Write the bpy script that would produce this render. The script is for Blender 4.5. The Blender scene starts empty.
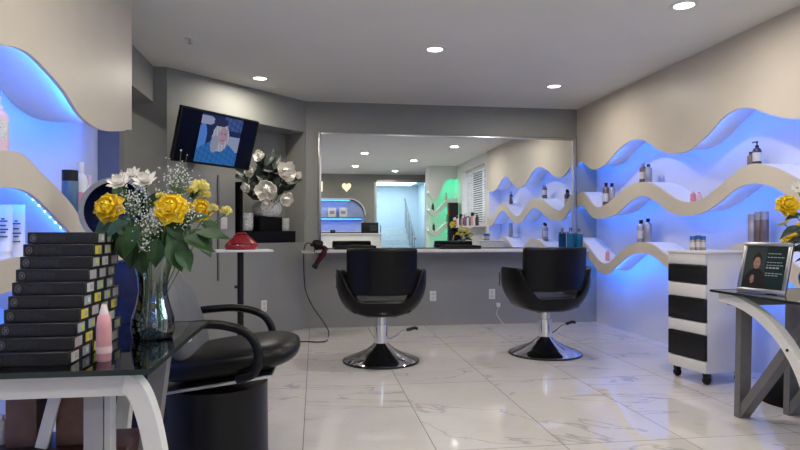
import bpy, bmesh, math, random
from mathutils import Vector, Matrix, Euler
R = math.radians
PI = math.pi
random.seed(7)
SC = bpy.context.scene
COL = SC.collection

# ------------------------------------------------------------------ camera
CAM_Z = 1.08
TH = math.atan(85 / 600)
S_, C_ = math.sin(TH), math.cos(TH)
cd = bpy.data.cameras.new('camera')
cam = bpy.data.objects.new('camera', cd)
COL.objects.link(cam)
cam.location = (0, 0, CAM_Z)
cam.rotation_euler = (PI / 2, 0, -TH)
cd.sensor_width = 36
cd.lens = 27
cd.shift_y = 7 / 800
cd.clip_start = 0.05
SC.camera = cam

# ------------------------------------------------------------------ world, colour
SC.view_settings.view_transform = 'Standard'
SC.view_settings.look = 'None'
SC.view_settings.gamma = 1
SC.view_settings.exposure = -0.70
SC.view_settings.use_curve_mapping = False
SC.cycles.use_denoising = True
SC.cycles.max_bounces = 10
SC.cycles.diffuse_bounces = 5
SC.cycles.glossy_bounces = 6
SC.cycles.transmission_bounces = 8
SC.cycles.transparent_max_bounces = 12
SC.cycles.caustics_reflective = False
SC.cycles.caustics_refractive = False
SC.cycles.sample_clamp_indirect = 4
w = bpy.data.worlds.new('world')
SC.world = w
w.use_nodes = True
w.node_tree.nodes['Background'].inputs[0].default_value = (0.75, 0.87, 1.0, 1)
w.node_tree.nodes['Background'].inputs[1].default_value = 1.5

DOWNLIGHT_W = 21
HALL_W = 118
WINDOW_W = 110
LED_S = 60.0
LED_COL = (0.01, 0.17, 1.0)


# room numbers
ZC = 2.55          # ceiling
YB = 6.83          # mirror wall
XP, XR = 3.11, 3.36      # right panel face, right recess wall
LXP, LXR = -1.12, -1.42  # left panel face, left recess wall
YE = 3.0           # wave wall ends here
CA = Vector((-0.10, 6.83))       # corner of back wall / angled wall
CW = Vector((-0.695, -0.7186))   # along the angled wall
CN = Vector((0.7186, -0.695))    # into the room


def area(name, loc, rot, sx, sy, power, col=(1, 1, 1), shape='RECTANGLE', spread=180, parent=None):
    l = bpy.data.lights.new(name, 'AREA')
    l.shape = shape
    l.size = sx
    if shape in ('RECTANGLE', 'ELLIPSE'):
        l.size_y = sy
    l.energy = power
    l.color = col
    l.spread = R(spread)
    o = bpy.data.objects.new(name, l)
    COL.objects.link(o)
    o.location = loc
    o.rotation_euler = rot
    if parent:
        o.parent = parent
    return o


# lamp added under hall ceiling in place of entrance daylight; daylight behind the blinds
area('added_hall_lamp', (2.05, -3.4, 2.50), (0, 0, 0), 1.7, 2.4, HALL_W, (0.78, 0.9, 1.0))
area('window_daylight', (3.60, 1.75, 1.85), (0, R(90), 0), 0.9, 1.9, WINDOW_W, (0.9, 0.95, 1.0))


# ------------------------------------------------------------------ helpers
def ray(x, y):
    u = (x - 400) / 600
    v = (232 - y) / 600
    return Vector((S_ + u * C_, C_ - u * S_, v))


def at_x(x, y, X):
    d = ray(x, y)
    return Vector((0, 0, CAM_Z)) + d * (X / d.x)


def at_d(x, y, depth):
    return Vector((0, 0, CAM_Z)) + ray(x, y) * depth


def at_z(x, y, z):
    d = ray(x, y)
    return Vector((0, 0, CAM_Z)) + d * ((z - CAM_Z) / d.z)


MCACHE = {}


def mat(name, col, rough=0.5, metal=0.0, var=0.05, scale=18, bump=0.0, spec=0.5, trans=0.0, emit=0.0, ecol=None, coat=0.0, ior=1.45, alpha=1.0, sheen=0.0):
    if name in MCACHE:
        return MCACHE[name]
    m = bpy.data.materials.new(name)
    m.use_nodes = True
    nt = m.node_tree
    b = nt.nodes['Principled BSDF']
    tc = nt.nodes.new('ShaderNodeTexCoord')
    no = nt.nodes.new('ShaderNodeTexNoise')
    no.inputs['Scale'].default_value = scale
    no.inputs['Detail'].default_value = 3
    nt.links.new(tc.outputs['Object'], no.inputs['Vector'])
    rp = nt.nodes.new('ShaderNodeValToRGB')
    lo = tuple(max(0, c * (1 - var)) for c in col[:3]) + (1,)
    hi = tuple(min(1, c * (1 + var)) for c in col[:3]) + (1,)
    rp.color_ramp.elements[0].position = 0.3
    rp.color_ramp.elements[1].position = 0.7
    rp.color_ramp.elements[0].color = lo
    rp.color_ramp.elements[1].color = hi
    nt.links.new(no.outputs['Fac'], rp.inputs['Fac'])
    nt.links.new(rp.outputs['Color'], b.inputs['Base Color'])
    b.inputs['Roughness'].default_value = rough
    b.inputs['Metallic'].default_value = metal
    b.inputs['Specular IOR Level'].default_value = spec
    b.inputs['Transmission Weight'].default_value = trans
    b.inputs['IOR'].default_value = ior
    b.inputs['Coat Weight'].default_value = coat
    b.inputs['Sheen Weight'].default_value = sheen
    b.inputs['Alpha'].default_value = alpha
    if emit:
        b.inputs['Emission Color'].default_value = (ecol or col)[:3] + (1,)
        b.inputs['Emission Strength'].default_value = emit
    if bump:
        bp = nt.nodes.new('ShaderNodeBump')
        bp.inputs['Strength'].default_value = bump
        bp.inputs['Distance'].default_value = 0.002
        n2 = nt.nodes.new('ShaderNodeTexNoise')
        n2.inputs['Scale'].default_value = scale * 8
        nt.links.new(tc.outputs['Object'], n2.inputs['Vector'])
        nt.links.new(n2.outputs['Fac'], bp.inputs['Height'])
        nt.links.new(bp.outputs['Normal'], b.inputs['Normal'])
    MCACHE[name] = m
    return m


def pic_mat(name, emit=0.0, rough=0.2):
    m = bpy.data.materials.new(name)
    m.use_nodes = True
    nt = m.node_tree
    b = nt.nodes['Principled BSDF']
    a = nt.nodes.new('ShaderNodeAttribute')
    a.attribute_name = 'picture'
    nt.links.new(a.outputs['Color'], b.inputs['Base Color'])
    b.inputs['Roughness'].default_value = rough
    if emit:
        nt.links.remove(b.inputs['Base Color'].links[0])
        b.inputs['Base Color'].default_value = (.002, .002, .003, 1)
        b.inputs['Specular IOR Level'].default_value = .15
        nt.links.new(a.outputs['Color'], b.inputs['Emission Color'])
        b.inputs['Emission Strength'].default_value = emit
    return m


def glass_mat(name, tint, refl=0.12):
    m = bpy.data.materials.new(name)
    m.use_nodes = True
    nt = m.node_tree
    nt.nodes.remove(nt.nodes['Principled BSDF'])
    out = nt.nodes['Material Output']
    t = nt.nodes.new('ShaderNodeBsdfTransparent')
    t.inputs['Color'].default_value = tint + (1,)
    g = nt.nodes.new('ShaderNodeBsdfGlossy')
    g.inputs['Roughness'].default_value = 0.02
    f = nt.nodes.new('ShaderNodeFresnel')
    f.inputs['IOR'].default_value = 1.5
    ad = nt.nodes.new('ShaderNodeMath')
    ad.operation = 'MULTIPLY_ADD'
    ad.use_clamp = True
    ad.inputs[1].default_value = 1.0
    ad.inputs[2].default_value = refl
    nt.links.new(f.outputs[0], ad.inputs[0])
    mx = nt.nodes.new('ShaderNodeMixShader')
    nt.links.new(ad.outputs[0], mx.inputs[0])
    nt.links.new(t.outputs[0], mx.inputs[1])
    nt.links.new(g.outputs[0], mx.inputs[2])
    nt.links.new(mx.outputs[0], out.inputs[0])
    return m


def led_mat(name, col, s):
    m = bpy.data.materials.new(name)
    m.use_nodes = True
    b = m.node_tree.nodes['Principled BSDF']
    b.inputs['Base Color'].default_value = (0.8, 0.8, 0.8, 1)
    b.inputs['Emission Color'].default_value = col + (1,)
    b.inputs['Emission Strength'].default_value = s
    return m


def marble():
    m = bpy.data.materials.new('polished marble tile')
    m.use_nodes = True
    nt = m.node_tree
    N = nt.nodes.new
    L = nt.links.new
    b = nt.nodes['Principled BSDF']
    geo = N('ShaderNodeNewGeometry')
    sep = N('ShaderNodeSeparateXYZ')
    L(geo.outputs['Position'], sep.inputs[0])

    def M(op, a, bb=None, c=None):
        n = N('ShaderNodeMath')
        n.operation = op
        for i, v in enumerate((a, bb, c)):
            if v is None:
                continue
            if hasattr(v, 'links'):
                L(v, n.inputs[i])
            else:
                n.inputs[i].default_value = v
        return n.outputs[0]
    tx = M('DIVIDE', M('ADD', sep.outputs[0], 0.06 + 6.55), 0.655)
    ty = M('DIVIDE', M('ADD', sep.outputs[1], 10.2), 1.31)
    fx = M('FRACT', tx)
    fy = M('FRACT', ty)
    ex = M('LESS_THAN', M('MINIMUM', fx, M('SUBTRACT', 1.0, fx)), 0.0035)
    ey = M('LESS_THAN', M('MINIMUM', fy, M('SUBTRACT', 1.0, fy)), 0.0018)
    gr = M('MAXIMUM', ex, ey)
    # every tile gets its own offset of the veining
    cx = M('FLOOR', tx)
    cy = M('FLOOR', ty)
    off = N('ShaderNodeCombineXYZ')
    L(M('MULTIPLY', cx, 3.7), off.inputs[0])
    L(M('MULTIPLY', cy, 5.3), off.inputs[1])
    L(M('MULTIPLY', M('ADD', cx, cy), 2.1), off.inputs[2])
    va = N('ShaderNodeVectorMath')
    va.operation = 'ADD'
    L(geo.outputs['Position'], va.inputs[0])
    L(off.outputs[0], va.inputs[1])

    def vein(scale, width, dist, seed):
        mp = N('ShaderNodeMapping')
        mp.inputs['Location'].default_value = (seed, seed * 1.7, 0)
        mp.inputs['Rotation'].default_value = (0, 0, 0.6 + seed)
        mp.inputs['Scale'].default_value = (1, 2.3, 1)
        L(va.outputs[0], mp.inputs[0])
        n = N('ShaderNodeTexNoise')
        n.inputs['Scale'].default_value = scale
        n.inputs['Detail'].default_value = 6
        n.inputs['Roughness'].default_value = 0.5
        n.inputs['Distortion'].default_value = dist
        L(mp.outputs[0], n.inputs['Vector'])
        d = M('ABSOLUTE', M('SUBTRACT', n.outputs['Fac'], 0.5))
        r = N('ShaderNodeMapRange')
        r.inputs[1].default_value = 0
        r.inputs[2].default_value = width
        r.inputs[3].default_value = 1
        r.inputs[4].default_value = 0
        L(d, r.inputs[0])
        return r.outputs[0]
    v1 = vein(0.6, 0.008, 1.0, 0.3)
    v2 = vein(1.5, 0.006, 1.5, 1.9)
    soft = vein(0.8, 0.10, 1.0, 0.3)
    vt = M('ADD', M('ADD', M('MULTIPLY', v1, 0.50), M('MULTIPLY', v2, 0.16)), M('MULTIPLY', soft, 0.07), None)
    mx = N('ShaderNodeMix')
    mx.data_type = 'RGBA'
    L(vt, mx.inputs[0])
    mx.inputs[6].default_value = (0.62, 0.585, 0.565, 1)
    mx.inputs[7].default_value = (0.24, 0.22, 0.23, 1)
    m2 = N('ShaderNodeMix')
    m2.data_type = 'RGBA'
    L(gr, m2.inputs[0])
    L(mx.outputs[2], m2.inputs[6])
    m2.inputs[7].default_value = (0.22, 0.21, 0.21, 1)
    L(m2.outputs[2], b.inputs['Base Color'])
    b.inputs['Roughness'].default_value = 0.06
    b.inputs['Specular IOR Level'].default_value = 0.6
    return m


class MB:
    def __init__(s):
        s.bm = bmesh.new()

    def box(s, c, d, bev=0.0, seg=2, rot=None):
        g = bmesh.ops.create_cube(s.bm, size=1)
        vs = g['verts']
        M = (Matrix.Translation(Vector(c)) @ (rot.to_matrix().to_4x4() if rot is not None else Matrix.Identity(4)) @
             Matrix.Diagonal((d[0], d[1], d[2], 1)))
        bmesh.ops.transform(s.bm, matrix=M, verts=vs)
        if bev:
            es = list({e for v in vs for e in v.link_edges})
            bmesh.ops.bevel(s.bm, geom=es, offset=bev, segments=seg, affect='EDGES', profile=0.5)
        return s

    def bx(s, x0, x1, y0, y1, z0, z1, bev=0.0, seg=2):
        return s.box(((x0 + x1) / 2, (y0 + y1) / 2, (z0 + z1) / 2), (abs(x1 - x0), abs(y1 - y0), abs(z1 - z0)), bev, seg)

    def tube(s, pts, r, seg=10, cap=True, flat=None):
        pts = [Vector(p) for p in pts]
        n = len(pts)
        rs = r if isinstance(r, (list, tuple)) else [r] * n
        rings = []
        t0 = (pts[1] - pts[0]).normalized()
        up = Vector((0, 0, 1)) if abs(t0.z) < 0.95 else Vector((1, 0, 0))
        nrm = (up - t0 * up.dot(t0)).normalized()
        for i, p in enumerate(pts):
            t = (pts[min(i + 1, n - 1)] - pts[max(i - 1, 0)]).normalized()
            nrm = (nrm - t * nrm.dot(t)).normalized()
            bn = t.cross(nrm)
            ring = []
            for k in range(seg):
                a = 2 * PI * k / seg
                fx = flat if flat else 1
                ring.append(s.bm.verts.new(p + (nrm * math.cos(a) + bn * math.sin(a) * fx) * rs[i]))
            rings.append(ring)
        for i in range(n - 1):
            for k in range(seg):
                s.bm.faces.new((rings[i][k], rings[i][(k + 1) % seg], rings[i + 1][(k + 1) % seg], rings[i + 1][k]))
        if cap:
            s.bm.faces.new(rings[0][::-1])
            s.bm.faces.new(rings[-1])
        return s

    def strap(s, pts, wdir, w_, t_):
        """rectangular bar swept along pts; wdir = constant direction of its width"""
        pts = [Vector(p) for p in pts]
        wd = Vector(wdir).normalized()
        rings = []
        for i, p in enumerate(pts):
            t = (pts[min(i + 1, len(pts) - 1)] - pts[max(i - 1, 0)]).normalized()
            nn = t.cross(wd).normalized()
            rings.append([s.bm.verts.new(p + wd * a * w_ / 2 + nn * b_ * t_ / 2) for a, b_ in ((-1, -1), (1, -1), (1, 1), (-1, 1))])
        for i in range(len(pts) - 1):
            for k in range(4):
                s.bm.faces.new((rings[i][k], rings[i][(k + 1) % 4], rings[i + 1][(k + 1) % 4], rings[i + 1][k]))
        s.bm.faces.new(rings[0][::-1])
        s.bm.faces.new(rings[-1])
        return s

    def lathe(s, prof, c=(0, 0, 0), seg=32, rot=None, cap=True):
        c = Vector(c)
        rings = []
        for r, z in prof:
            ring = []
            for k in range(seg):
                a = 2 * PI * k / seg
                p = Vector((r * math.cos(a), r * math.sin(a), z))
                if rot is not None:
                    p = rot @ p
                ring.append(s.bm.verts.new(c + p))
            rings.append(ring)
        for i in range(len(prof) - 1):
            for k in range(seg):
                s.bm.faces.new((rings[i][k], rings[i][(k + 1) % seg], rings[i + 1][(k + 1) % seg], rings[i + 1][k]))
        if cap:
            if prof[0][0] > 1e-5:
                s.bm.faces.new(rings[0][::-1])
            if prof[-1][0] > 1e-5:
                s.bm.faces.new(rings[-1])
        return s

    def prism(s, pts, f, w0, w1):
        """pts 2D outline, f(u,v,w)->xyz, extruded from w0 to w1"""
        a = [s.bm.verts.new(f(u, v, w0)) for u, v in pts]
        b = [s.bm.verts.new(f(u, v, w1)) for u, v in pts]
        n = len(pts)
        for i in range(n):
            s.bm.faces.new((a[i], a[(i + 1) % n], b[(i + 1) % n], b[i]))
        s.bm.faces.new(a[::-1])
        s.bm.faces.new(b)
        return s

    def ribbon(s, top, bot, x0, x1):
        """solid between two curves [(Y,z)] of the same Ys, from X x0 to x1"""
        q = [[s.bm.verts.new((x, y, z)) for (x, y, z) in ((x0, t[0], t[1]), (x1, t[0], t[1]), (x1, b[0], b[1]), (x0, b[0], b[1]))] for t, b in zip(top, bot)]
        for i in range(len(q) - 1):
            for k in range(4):
                s.bm.faces.new((q[i][k], q[i][(k + 1) % 4], q[i + 1][(k + 1) % 4], q[i + 1][k]))
        s.bm.faces.new(q[0][::-1])
        s.bm.faces.new(q[-1])
        return s

    def grid(s, f, nu, nv):
        v = [[s.bm.verts.new(f(i / nu, j / nv)) for j in range(nv + 1)] for i in range(nu + 1)]
        for i in range(nu):
            for j in range(nv):
                s.bm.faces.new((v[i][j], v[i + 1][j], v[i + 1][j + 1], v[i][j + 1]))
        return s

    def ball(s, c, r, sub=2, sc=(1, 1, 1)):
        g = bmesh.ops.create_icosphere(s.bm, subdivisions=sub, radius=r)
        bmesh.ops.transform(s.bm, matrix=Matrix.Translation(Vector(c)) @ Matrix.Diagonal((sc[0], sc[1], sc[2], 1)), verts=g['verts'])
        return s

    def build(s, name, m, parent=None, smooth=True, world=False, solid=0.0, weld=True, angle=38, fixn=True):
        if weld:
            bmesh.ops.remove_doubles(s.bm, verts=s.bm.verts, dist=1e-5)
        if fixn:
            bmesh.ops.recalc_face_normals(s.bm, faces=s.bm.faces)
        me = bpy.data.meshes.new(name)
        if world and parent is not None:
            s.bm.transform(TM[parent.name].inverted())
        s.bm.to_mesh(me)
        s.bm.free()
        me.materials.append(m)
        if smooth:
            for p in me.polygons:
                p.use_smooth = True
            me.set_sharp_from_angle(angle=R(angle))
        o = bpy.data.objects.new(name, me)
        COL.objects.link(o)
        if parent is not None:
            o.parent = parent
            TM[o.name] = TM[parent.name]
        else:
            TM[o.name] = Matrix.Identity(4)
        if solid:
            md = o.modifiers.new('thickness', 'SOLIDIFY')
            md.thickness = solid
            md.offset = 0
        return o


TM = {}


def thing(name, label, cat, loc=(0, 0, 0), rot=0.0, group=None):
    o = bpy.data.objects.new(name, None)
    COL.objects.link(o)
    e = rot if isinstance(rot, Euler) else Euler((0, 0, rot))
    o.location = loc
    o.rotation_euler = e
    o.empty_display_size = 0.05
    o['label'] = label
    o['category'] = cat
    if group:
        o['group'] = group
    TM[o.name] = Matrix.Translation(Vector(loc)) @ e.to_matrix().to_4x4()
    return o


def tag(o, label, cat, group=None):
    o['label'] = label
    o['category'] = cat
    if group:
        o['group'] = group
    return o


def struct(o):
    o['kind'] = 'structure'
    return o


def lab(o, label):
    o['label'] = label
    return o


def dup(root, loc, rot=0.0, label=None, group=None):
    r = root.copy()
    COL.objects.link(r)
    r.location = loc
    r.rotation_euler = rot if isinstance(rot, Euler) else (0, 0, rot)
    if label:
        r['label'] = label
    if group:
        r['group'] = group
    for ch in list(root.children):
        c = ch.copy()
        COL.objects.link(c)
        c.parent = r
        for g in ch.children:
            d = g.copy()
            COL.objects.link(d)
            d.parent = c
    return r


def curve(pts, y0, y1, n):
    """smooth Catmull-Rom (Y,z) through pts, resampled"""
    p = sorted(pts)
    out = []
    for i in range(n + 1):
        y = y0 + (y1 - y0) * i / n
        k = 0
        while k < len(p) - 2 and p[k + 1][0] < y:
            k += 1
        a, b = p[k], p[k + 1]
        z_ = p[k - 1] if k > 0 else (2 * a[0] - b[0], a[1])
        c = p[k + 2] if k + 2 < len(p) else (2 * b[0] - a[0], b[1])
        h = b[0] - a[0]
        t = min(1, max(0, (y - a[0]) / h))
        m0 = (b[1] - z_[1]) / (b[0] - z_[0]) * h
        m1 = (c[1] - a[1]) / (c[0] - a[0]) * h
        z = (2 * t**3 - 3 * t**2 + 1) * a[1] + (t**3 - 2 * t**2 + t) * m0 + (-2 * t**3 + 3 * t**2) * b[1] + (t**3 - t**2) * m1
        out.append((y, z))
    return out


def zat(cv, y):
    for a, b in zip(cv, cv[1:]):
        if a[0] <= y <= b[0]:
            t = (y - a[0]) / (b[0] - a[0])
            return a[1] + (b[1] - a[1]) * t
    return cv[0][1] if y < cv[0][0] else cv[-1][1]


# ------------------------------------------------------------------ materials
M_GREY = mat('grey wall paint', (0.264, 0.268, 0.250), 0.55, var=0.03, scale=3, bump=0.05)
M_CEIL = mat('ceiling paint', (0.75, 0.755, 0.715), 0.8, var=0.02, scale=2)
M_WHITEWALL = mat('white recess paint', (0.62, 0.62, 0.66), 0.45, var=0.02, scale=3)
M_BEIGE = mat('beige satin panel', (0.62, 0.56, 0.48), 0.42, var=0.03, scale=3)
M_WHITE = mat('white lacquer', (0.70, 0.69, 0.69), 0.3, var=0.02)
M_WHITEM = mat('white matte', (0.75, 0.74, 0.74), 0.6, var=0.02)
M_BLACK = mat('black vinyl', (0.004, 0.004, 0.0045), 0.36, var=0.2, bump=0.1, spec=0.25)
M_BLACKP = mat('black plastic', (0.007, 0.007, 0.008), 0.4, var=0.2, spec=.3)
M_BLACKM = mat('black matte', (0.004, 0.004, 0.005), 0.7, var=0.2, spec=.2)
M_CHROME = mat('chrome', (0.75, 0.75, 0.77), 0.08, 1.0, var=0.02)
M_STEEL = mat('brushed aluminium', (0.55, 0.55, 0.56), 0.3, 1.0, var=0.05)
M_GREYM = mat('grey metal leg', (0.17, 0.165, 0.17), 0.4, 0.2, var=0.06)
M_DGREY = mat('dark grey fabric', (0.10, 0.10, 0.11), 0.5, var=0.08, bump=0.2)
M_LED = led_mat('blue led tape', LED_COL, LED_S)
M_LEDL = led_mat('blue led tape left', LED_COL, LED_S * 1.7)
M_LEDB = led_mat('blue led tape low', LED_COL, LED_S * 2.0)
M_LEDG = led_mat('green led tape', (0.0, 1.0, 0.45), 40)
M_LEDW = led_mat('led points', (0.6, 0.8, 1.0), 6)
M_LENS = led_mat('lit lens', (1.0, 0.95, 0.87), 9)
M_LEAF = mat('green leaf', (0.020, 0.058, 0.016), 0.45, var=0.5, scale=25)
M_LEAFD = mat('dark leaf', (0.018, 0.03, 0.022), 0.45, var=0.4, scale=25)
M_STEM = mat('green stem', (0.09, 0.17, 0.05), 0.5, var=0.3)
M_YEL = mat('yellow petals', (0.95, 0.66, 0.02), 0.5, var=0.12, scale=30)
M_PALE = mat('pale yellow petals', (0.85, 0.76, 0.25), 0.5, var=0.12, scale=30)
M_PETW = mat('white petals', (0.82, 0.80, 0.76), 0.5, var=0.05, scale=30)
M_CREAM = mat('cream petals', (0.90, 0.87, 0.80), 0.5, var=0.08, scale=30)
M_CENT = mat('flower centre', (0.45, 0.32, 0.05), 0.7, var=0.3, scale=80)
M_TABLEGLASS = glass_mat('table glass', (0.50, 0.54, 0.54), 0.10)
M_GLASSEDGE = mat('dark glass edge', (0.02, 0.03, 0.03), 0.1, var=0.1)
M_PANE = glass_mat('window pane', (0.93, 0.96, 0.98), 0.02)
M_VASE = glass_mat('vase glass', (0.80, 0.90, 0.92), 0.10)

# ------------------------------------------------------------------ structure
b = MB().bx(-3.2, 3.7, -5.2, 7.6, -0.12, 0)
struct(b.build('floor', marble(), smooth=False))
b = MB().bx(-3.2, 3.7, -5.2, 7.6, ZC, ZC + 0.12)
struct(b.build('ceiling', M_CEIL, smooth=False))
# mirror wall
b = MB()
b.prism([(CA.x, YB), (3.62, YB), (3.62, YB + 0.5), (CA.x - 0.36, YB + 0.5), (CA.x - 0.25, YB + 0.26)], lambda u, v, w_: (u, v, w_), 0, ZC)
struct(b.build('wall_back', M_GREY, smooth=False))
# angled wall with the television and the flower niche
NS0, NS1, NZ0, NZ1, ND = 0.03, 0.985, 0.965, 2.2, 0.30
def cw(s_, off, z):
    p = CA + CW * s_ - CN * off
    return (p.x, p.y, z)


LEN = 1.735
for nm, a in (('wall_corner', (NS1, LEN, 0, 0.42, 0, ZC)), ('wall_niche_side', (0, NS0, 0, 0.42, 0, ZC)), ('wall_niche_base', (NS0, NS1, 0, 0.42, 0, NZ0)),
              ('wall_niche_top', (NS0, NS1, 0, 0.42, NZ1, ZC)), ('wall_niche_back', (NS0, NS1, ND, 0.42, NZ0, NZ1))):
    s0, s1, o0, o1, z0, z1 = a
    b = MB()
    b.prism([(s0, o0), (s1, o0), (s1, o1), (s0, o1)], lambda u, v, w_: cw(u, v, w_), z0, z1)
    struct(b.build(nm, M_GREY, smooth=False))
YF = CA.y + CW.y * LEN       # facing wall beyond the left opening
XF = CA.x + CW.x * LEN
b = MB().bx(-3.2, XF, YF, YF + 0.3, 0, ZC)
struct(b.build('wall_hall', M_GREY, smooth=False))
b = MB().bx(-3.3, -3.2, -5.2, YF + .3, 0, ZC)
struct(b.build('wall_outer', M_GREY, smooth=False))
# left wall: recess wall, header over the opening
b = MB().bx(LXR - 0.14, LXR, -1.6, 4.2, 0, ZC)
struct(b.build('wall_left', M_WHITEWALL, smooth=False))
b = MB().bx(-1.75, LXR + 0.002, 4.3, YF, 2.23, ZC)
struct(b.build('trim_1', M_GREY, smooth=False))
b = MB().bx(LXR - .14, -1.285, 4.2, 4.3, 0, ZC)
struct(b.build('trim_2', mat('pilaster paint', (0.16, 0.155, 0.16), 0.5), smooth=False))
# right wall: recess wall behind the waves, then window wall
b = MB().bx(XR, XR + 0.2, YE, YB, 0, ZC)
struct(b.build('wall_right', M_WHITEWALL, smooth=False))
WX = 3.15
WY0, WY1, WZ0, WZ1 = 0.95, 2.75, 1.22, 2.38
b = MB()
b.bx(WX, XR + .2, 0.25, WY0, 0, ZC).bx(WX, XR + .2, WY1, YE, 0, ZC).bx(WX, XR + .2, WY0, WY1, 0, WZ0).bx(WX, XR + .2, WY0, WY1, WZ1, ZC)
struct(b.build('wall_window', M_WHITEM, smooth=False))
# stub wall with the green shelves and the side wall behind it
b = MB().bx(2.50, XR + .2, 0.13, 0.25, 0, ZC)
struct(b.build('wall_stub', M_WHITEM, smooth=False))
b = MB().bx(2.92, 3.04, -1.6, 0.13, 0, ZC)
struct(b.build('wall_side', M_GREY, smooth=False))
# wall behind the camera with the entrance opening
b = MB().bx(-1.56, 1.50, -1.75, -1.6, 0, ZC).bx(2.88, 3.04, -1.75, -1.6, 0, ZC).bx(1.50, 2.88, -1.75, -1.6, 2.42, ZC)
struct(b.build('wall_front', M_GREY, smooth=False))
M_HALL = mat('pale blue hall paint', (0.62, 0.72, 0.78), 0.7, var=0.02)
b = MB().bx(0.9, 3.3, -5.2, -5.0, 0, ZC).bx(0.9, 1.0, -5.0, -1.75, 0, ZC).bx(3.2, 3.3, -5.0, -1.75, 0, ZC).bx(3.04, 3.3, -1.85, -1.75, 0, ZC)
struct(b.build('wall_entrance', M_HALL, smooth=False))

# window with blinds
win = MB()
for (y0, y1, z0, z1) in ((WY0, WY1, WZ0, WZ0 + .04), (WY0, WY1, WZ1 - .04, WZ1), (WY0, WY0 + .04, WZ0, WZ1), (WY1 - .04, WY1, WZ0, WZ1), ((WY0 + WY1) / 2 - .02, (WY0 + WY1) / 2 + .02, WZ0, WZ1)):
    win.bx(3.36, 3.42, y0, y1, z0, z1)
win = struct(win.build('window_1', M_WHITE, smooth=False, weld=False))
MB().bx(3.385, 3.391, WY0 + .03, WY1 - .03, WZ0 + .03, WZ1 - .03).build('pane', M_PANE, win, smooth=False)
bl = thing('window_blind', 'white horizontal slat blind over the window seen in the mirror', 'window blind', (3.26, 1.85, WZ1 - 0.001))
MB().bx(-.03, .03, -.88, .88, -.05, 0, 0.004).build('headrail', M_WHITE, bl)
s_ = MB()
for i in range(24):
    s_.box((0, 0, -0.08 - i * 0.045), (0.05, 1.74, 0.002), rot=Euler((0, R(-38), 0)))
s_.build('slats', M_WHITE, bl, smooth=False, weld=False)
MB().bx(-.012, .012, -.87, .87, -1.155, -1.135).build('bottom_rail', M_WHITE, bl)

# entrance door, glazed, with a frame
d = MB()
for (x0, x1, z0, z1) in ((1.50, 1.56, 0, 2.42), (2.82, 2.88, 0, 2.42), (1.5, 2.88, 2.36, 2.42)):
    d.bx(x0, x1, -1.72, -1.64, z0, z1)
d = struct(d.build('door_1', M_STEEL, smooth=False, weld=False))
MB().bx(1.56, 2.82, -1.685, -1.675, 0.01, 2.36).build('pane', M_PANE, d, smooth=False)
MB().tube([(1.66, -1.64, .85), (1.66, -1.60, .87), (1.66, -1.60, 1.22), (1.66, -1.64, 1.24)], .011).build('handle', M_BLACKP, d)
# staircase in the hall
st = thing('staircase', 'pale staircase rising behind the glazed entrance, seen in the mirror', 'staircase', (2.1, -2.6, 0))
for i in range(7):
    MB().bx(-.75, .75, -.28 * (i + 1), -.28 * i, 0, .17 * (i + 1), .005).build('step', mat('pale stair stone', (.5, .56, .58), .4), st)
for i in range(8):
    MB().tube([(.62, -.14 - .28 * min(i, 6) + (.28 if i == 7 else 0) * 0, .17 * (min(i, 6) + 1)), (.62, -.14 - .28 * min(i, 6), .17 * (min(i, 6) + 1) + .8)], .012, 8).build('baluster', M_GREYM, st) if i < 7 else None
MB().tube([(.62, 0, .9), (.62, -1.95, 2.1)], .025, 8).build('handrail', M_GREYM, st)

# ------------------------------------------------------------------ wave walls
NR = 110


def px_curve(pts, X, extra=()):
    out = [(at_x(x, y, X).y, at_x(x, y, X).z) for x, y in pts]
    return out + list(extra)


U_R = curve(px_curve([(580, 162), (592.7, 169.5), (605, 164.5), (618, 150), (631, 140.6), (643, 140), (658, 149.5), (673, 154), (690, 149.7), (707, 135), (723.6, 117), (738.4, 108.7), (753, 108.7), (774, 116), (800, 119)], XP, [(3.2, 1.80), (2.95, 1.87), (6.9, 1.83)]), YE, YB, NR)
T2 = curve(px_curve([(583, 192), (595, 206.5), (606, 204), (618, 194), (628, 186), (641, 182), (655, 185), (668, 194), (680, 201), (691, 202), (707, 196), (723, 183), (743, 167), (757, 163.5), (778, 169), (800, 180)], XP, [(3.25, 1.32), (2.95, 1.36), (6.9, 1.50)]), YE, YB, NR)
B2 = curve(px_curve([(582, 206), (592.7, 217.5), (603, 218.5), (616, 214), (631, 201), (643, 196), (656, 202), (671, 213), (686, 216), (702, 213), (719, 202.5), (736, 189), (753, 183.5), (772, 187), (787, 195), (800, 203)], XP, [(3.25, 1.18), (2.95, 1.22), (6.9, 1.36)]), YE, YB, NR)
T3 = curve(px_curve([(582, 240), (590, 249), (600, 261.5), (608, 263), (617, 255), (627, 246.5), (637, 242.6), (650, 243.5), (664, 253)], XP, [(4.72, 0.77), (4.45, 0.83), (4.1, 0.98), (3.9, 1.0), (3.6, 0.90), (3.3, 0.77), (2.95, 0.80), (6.9, 1.02)]), YE, YB, NR)
B3 = [(y, z - (0.125 + 0.02 * math.sin(y * 2))) for y, z in T3]


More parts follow.
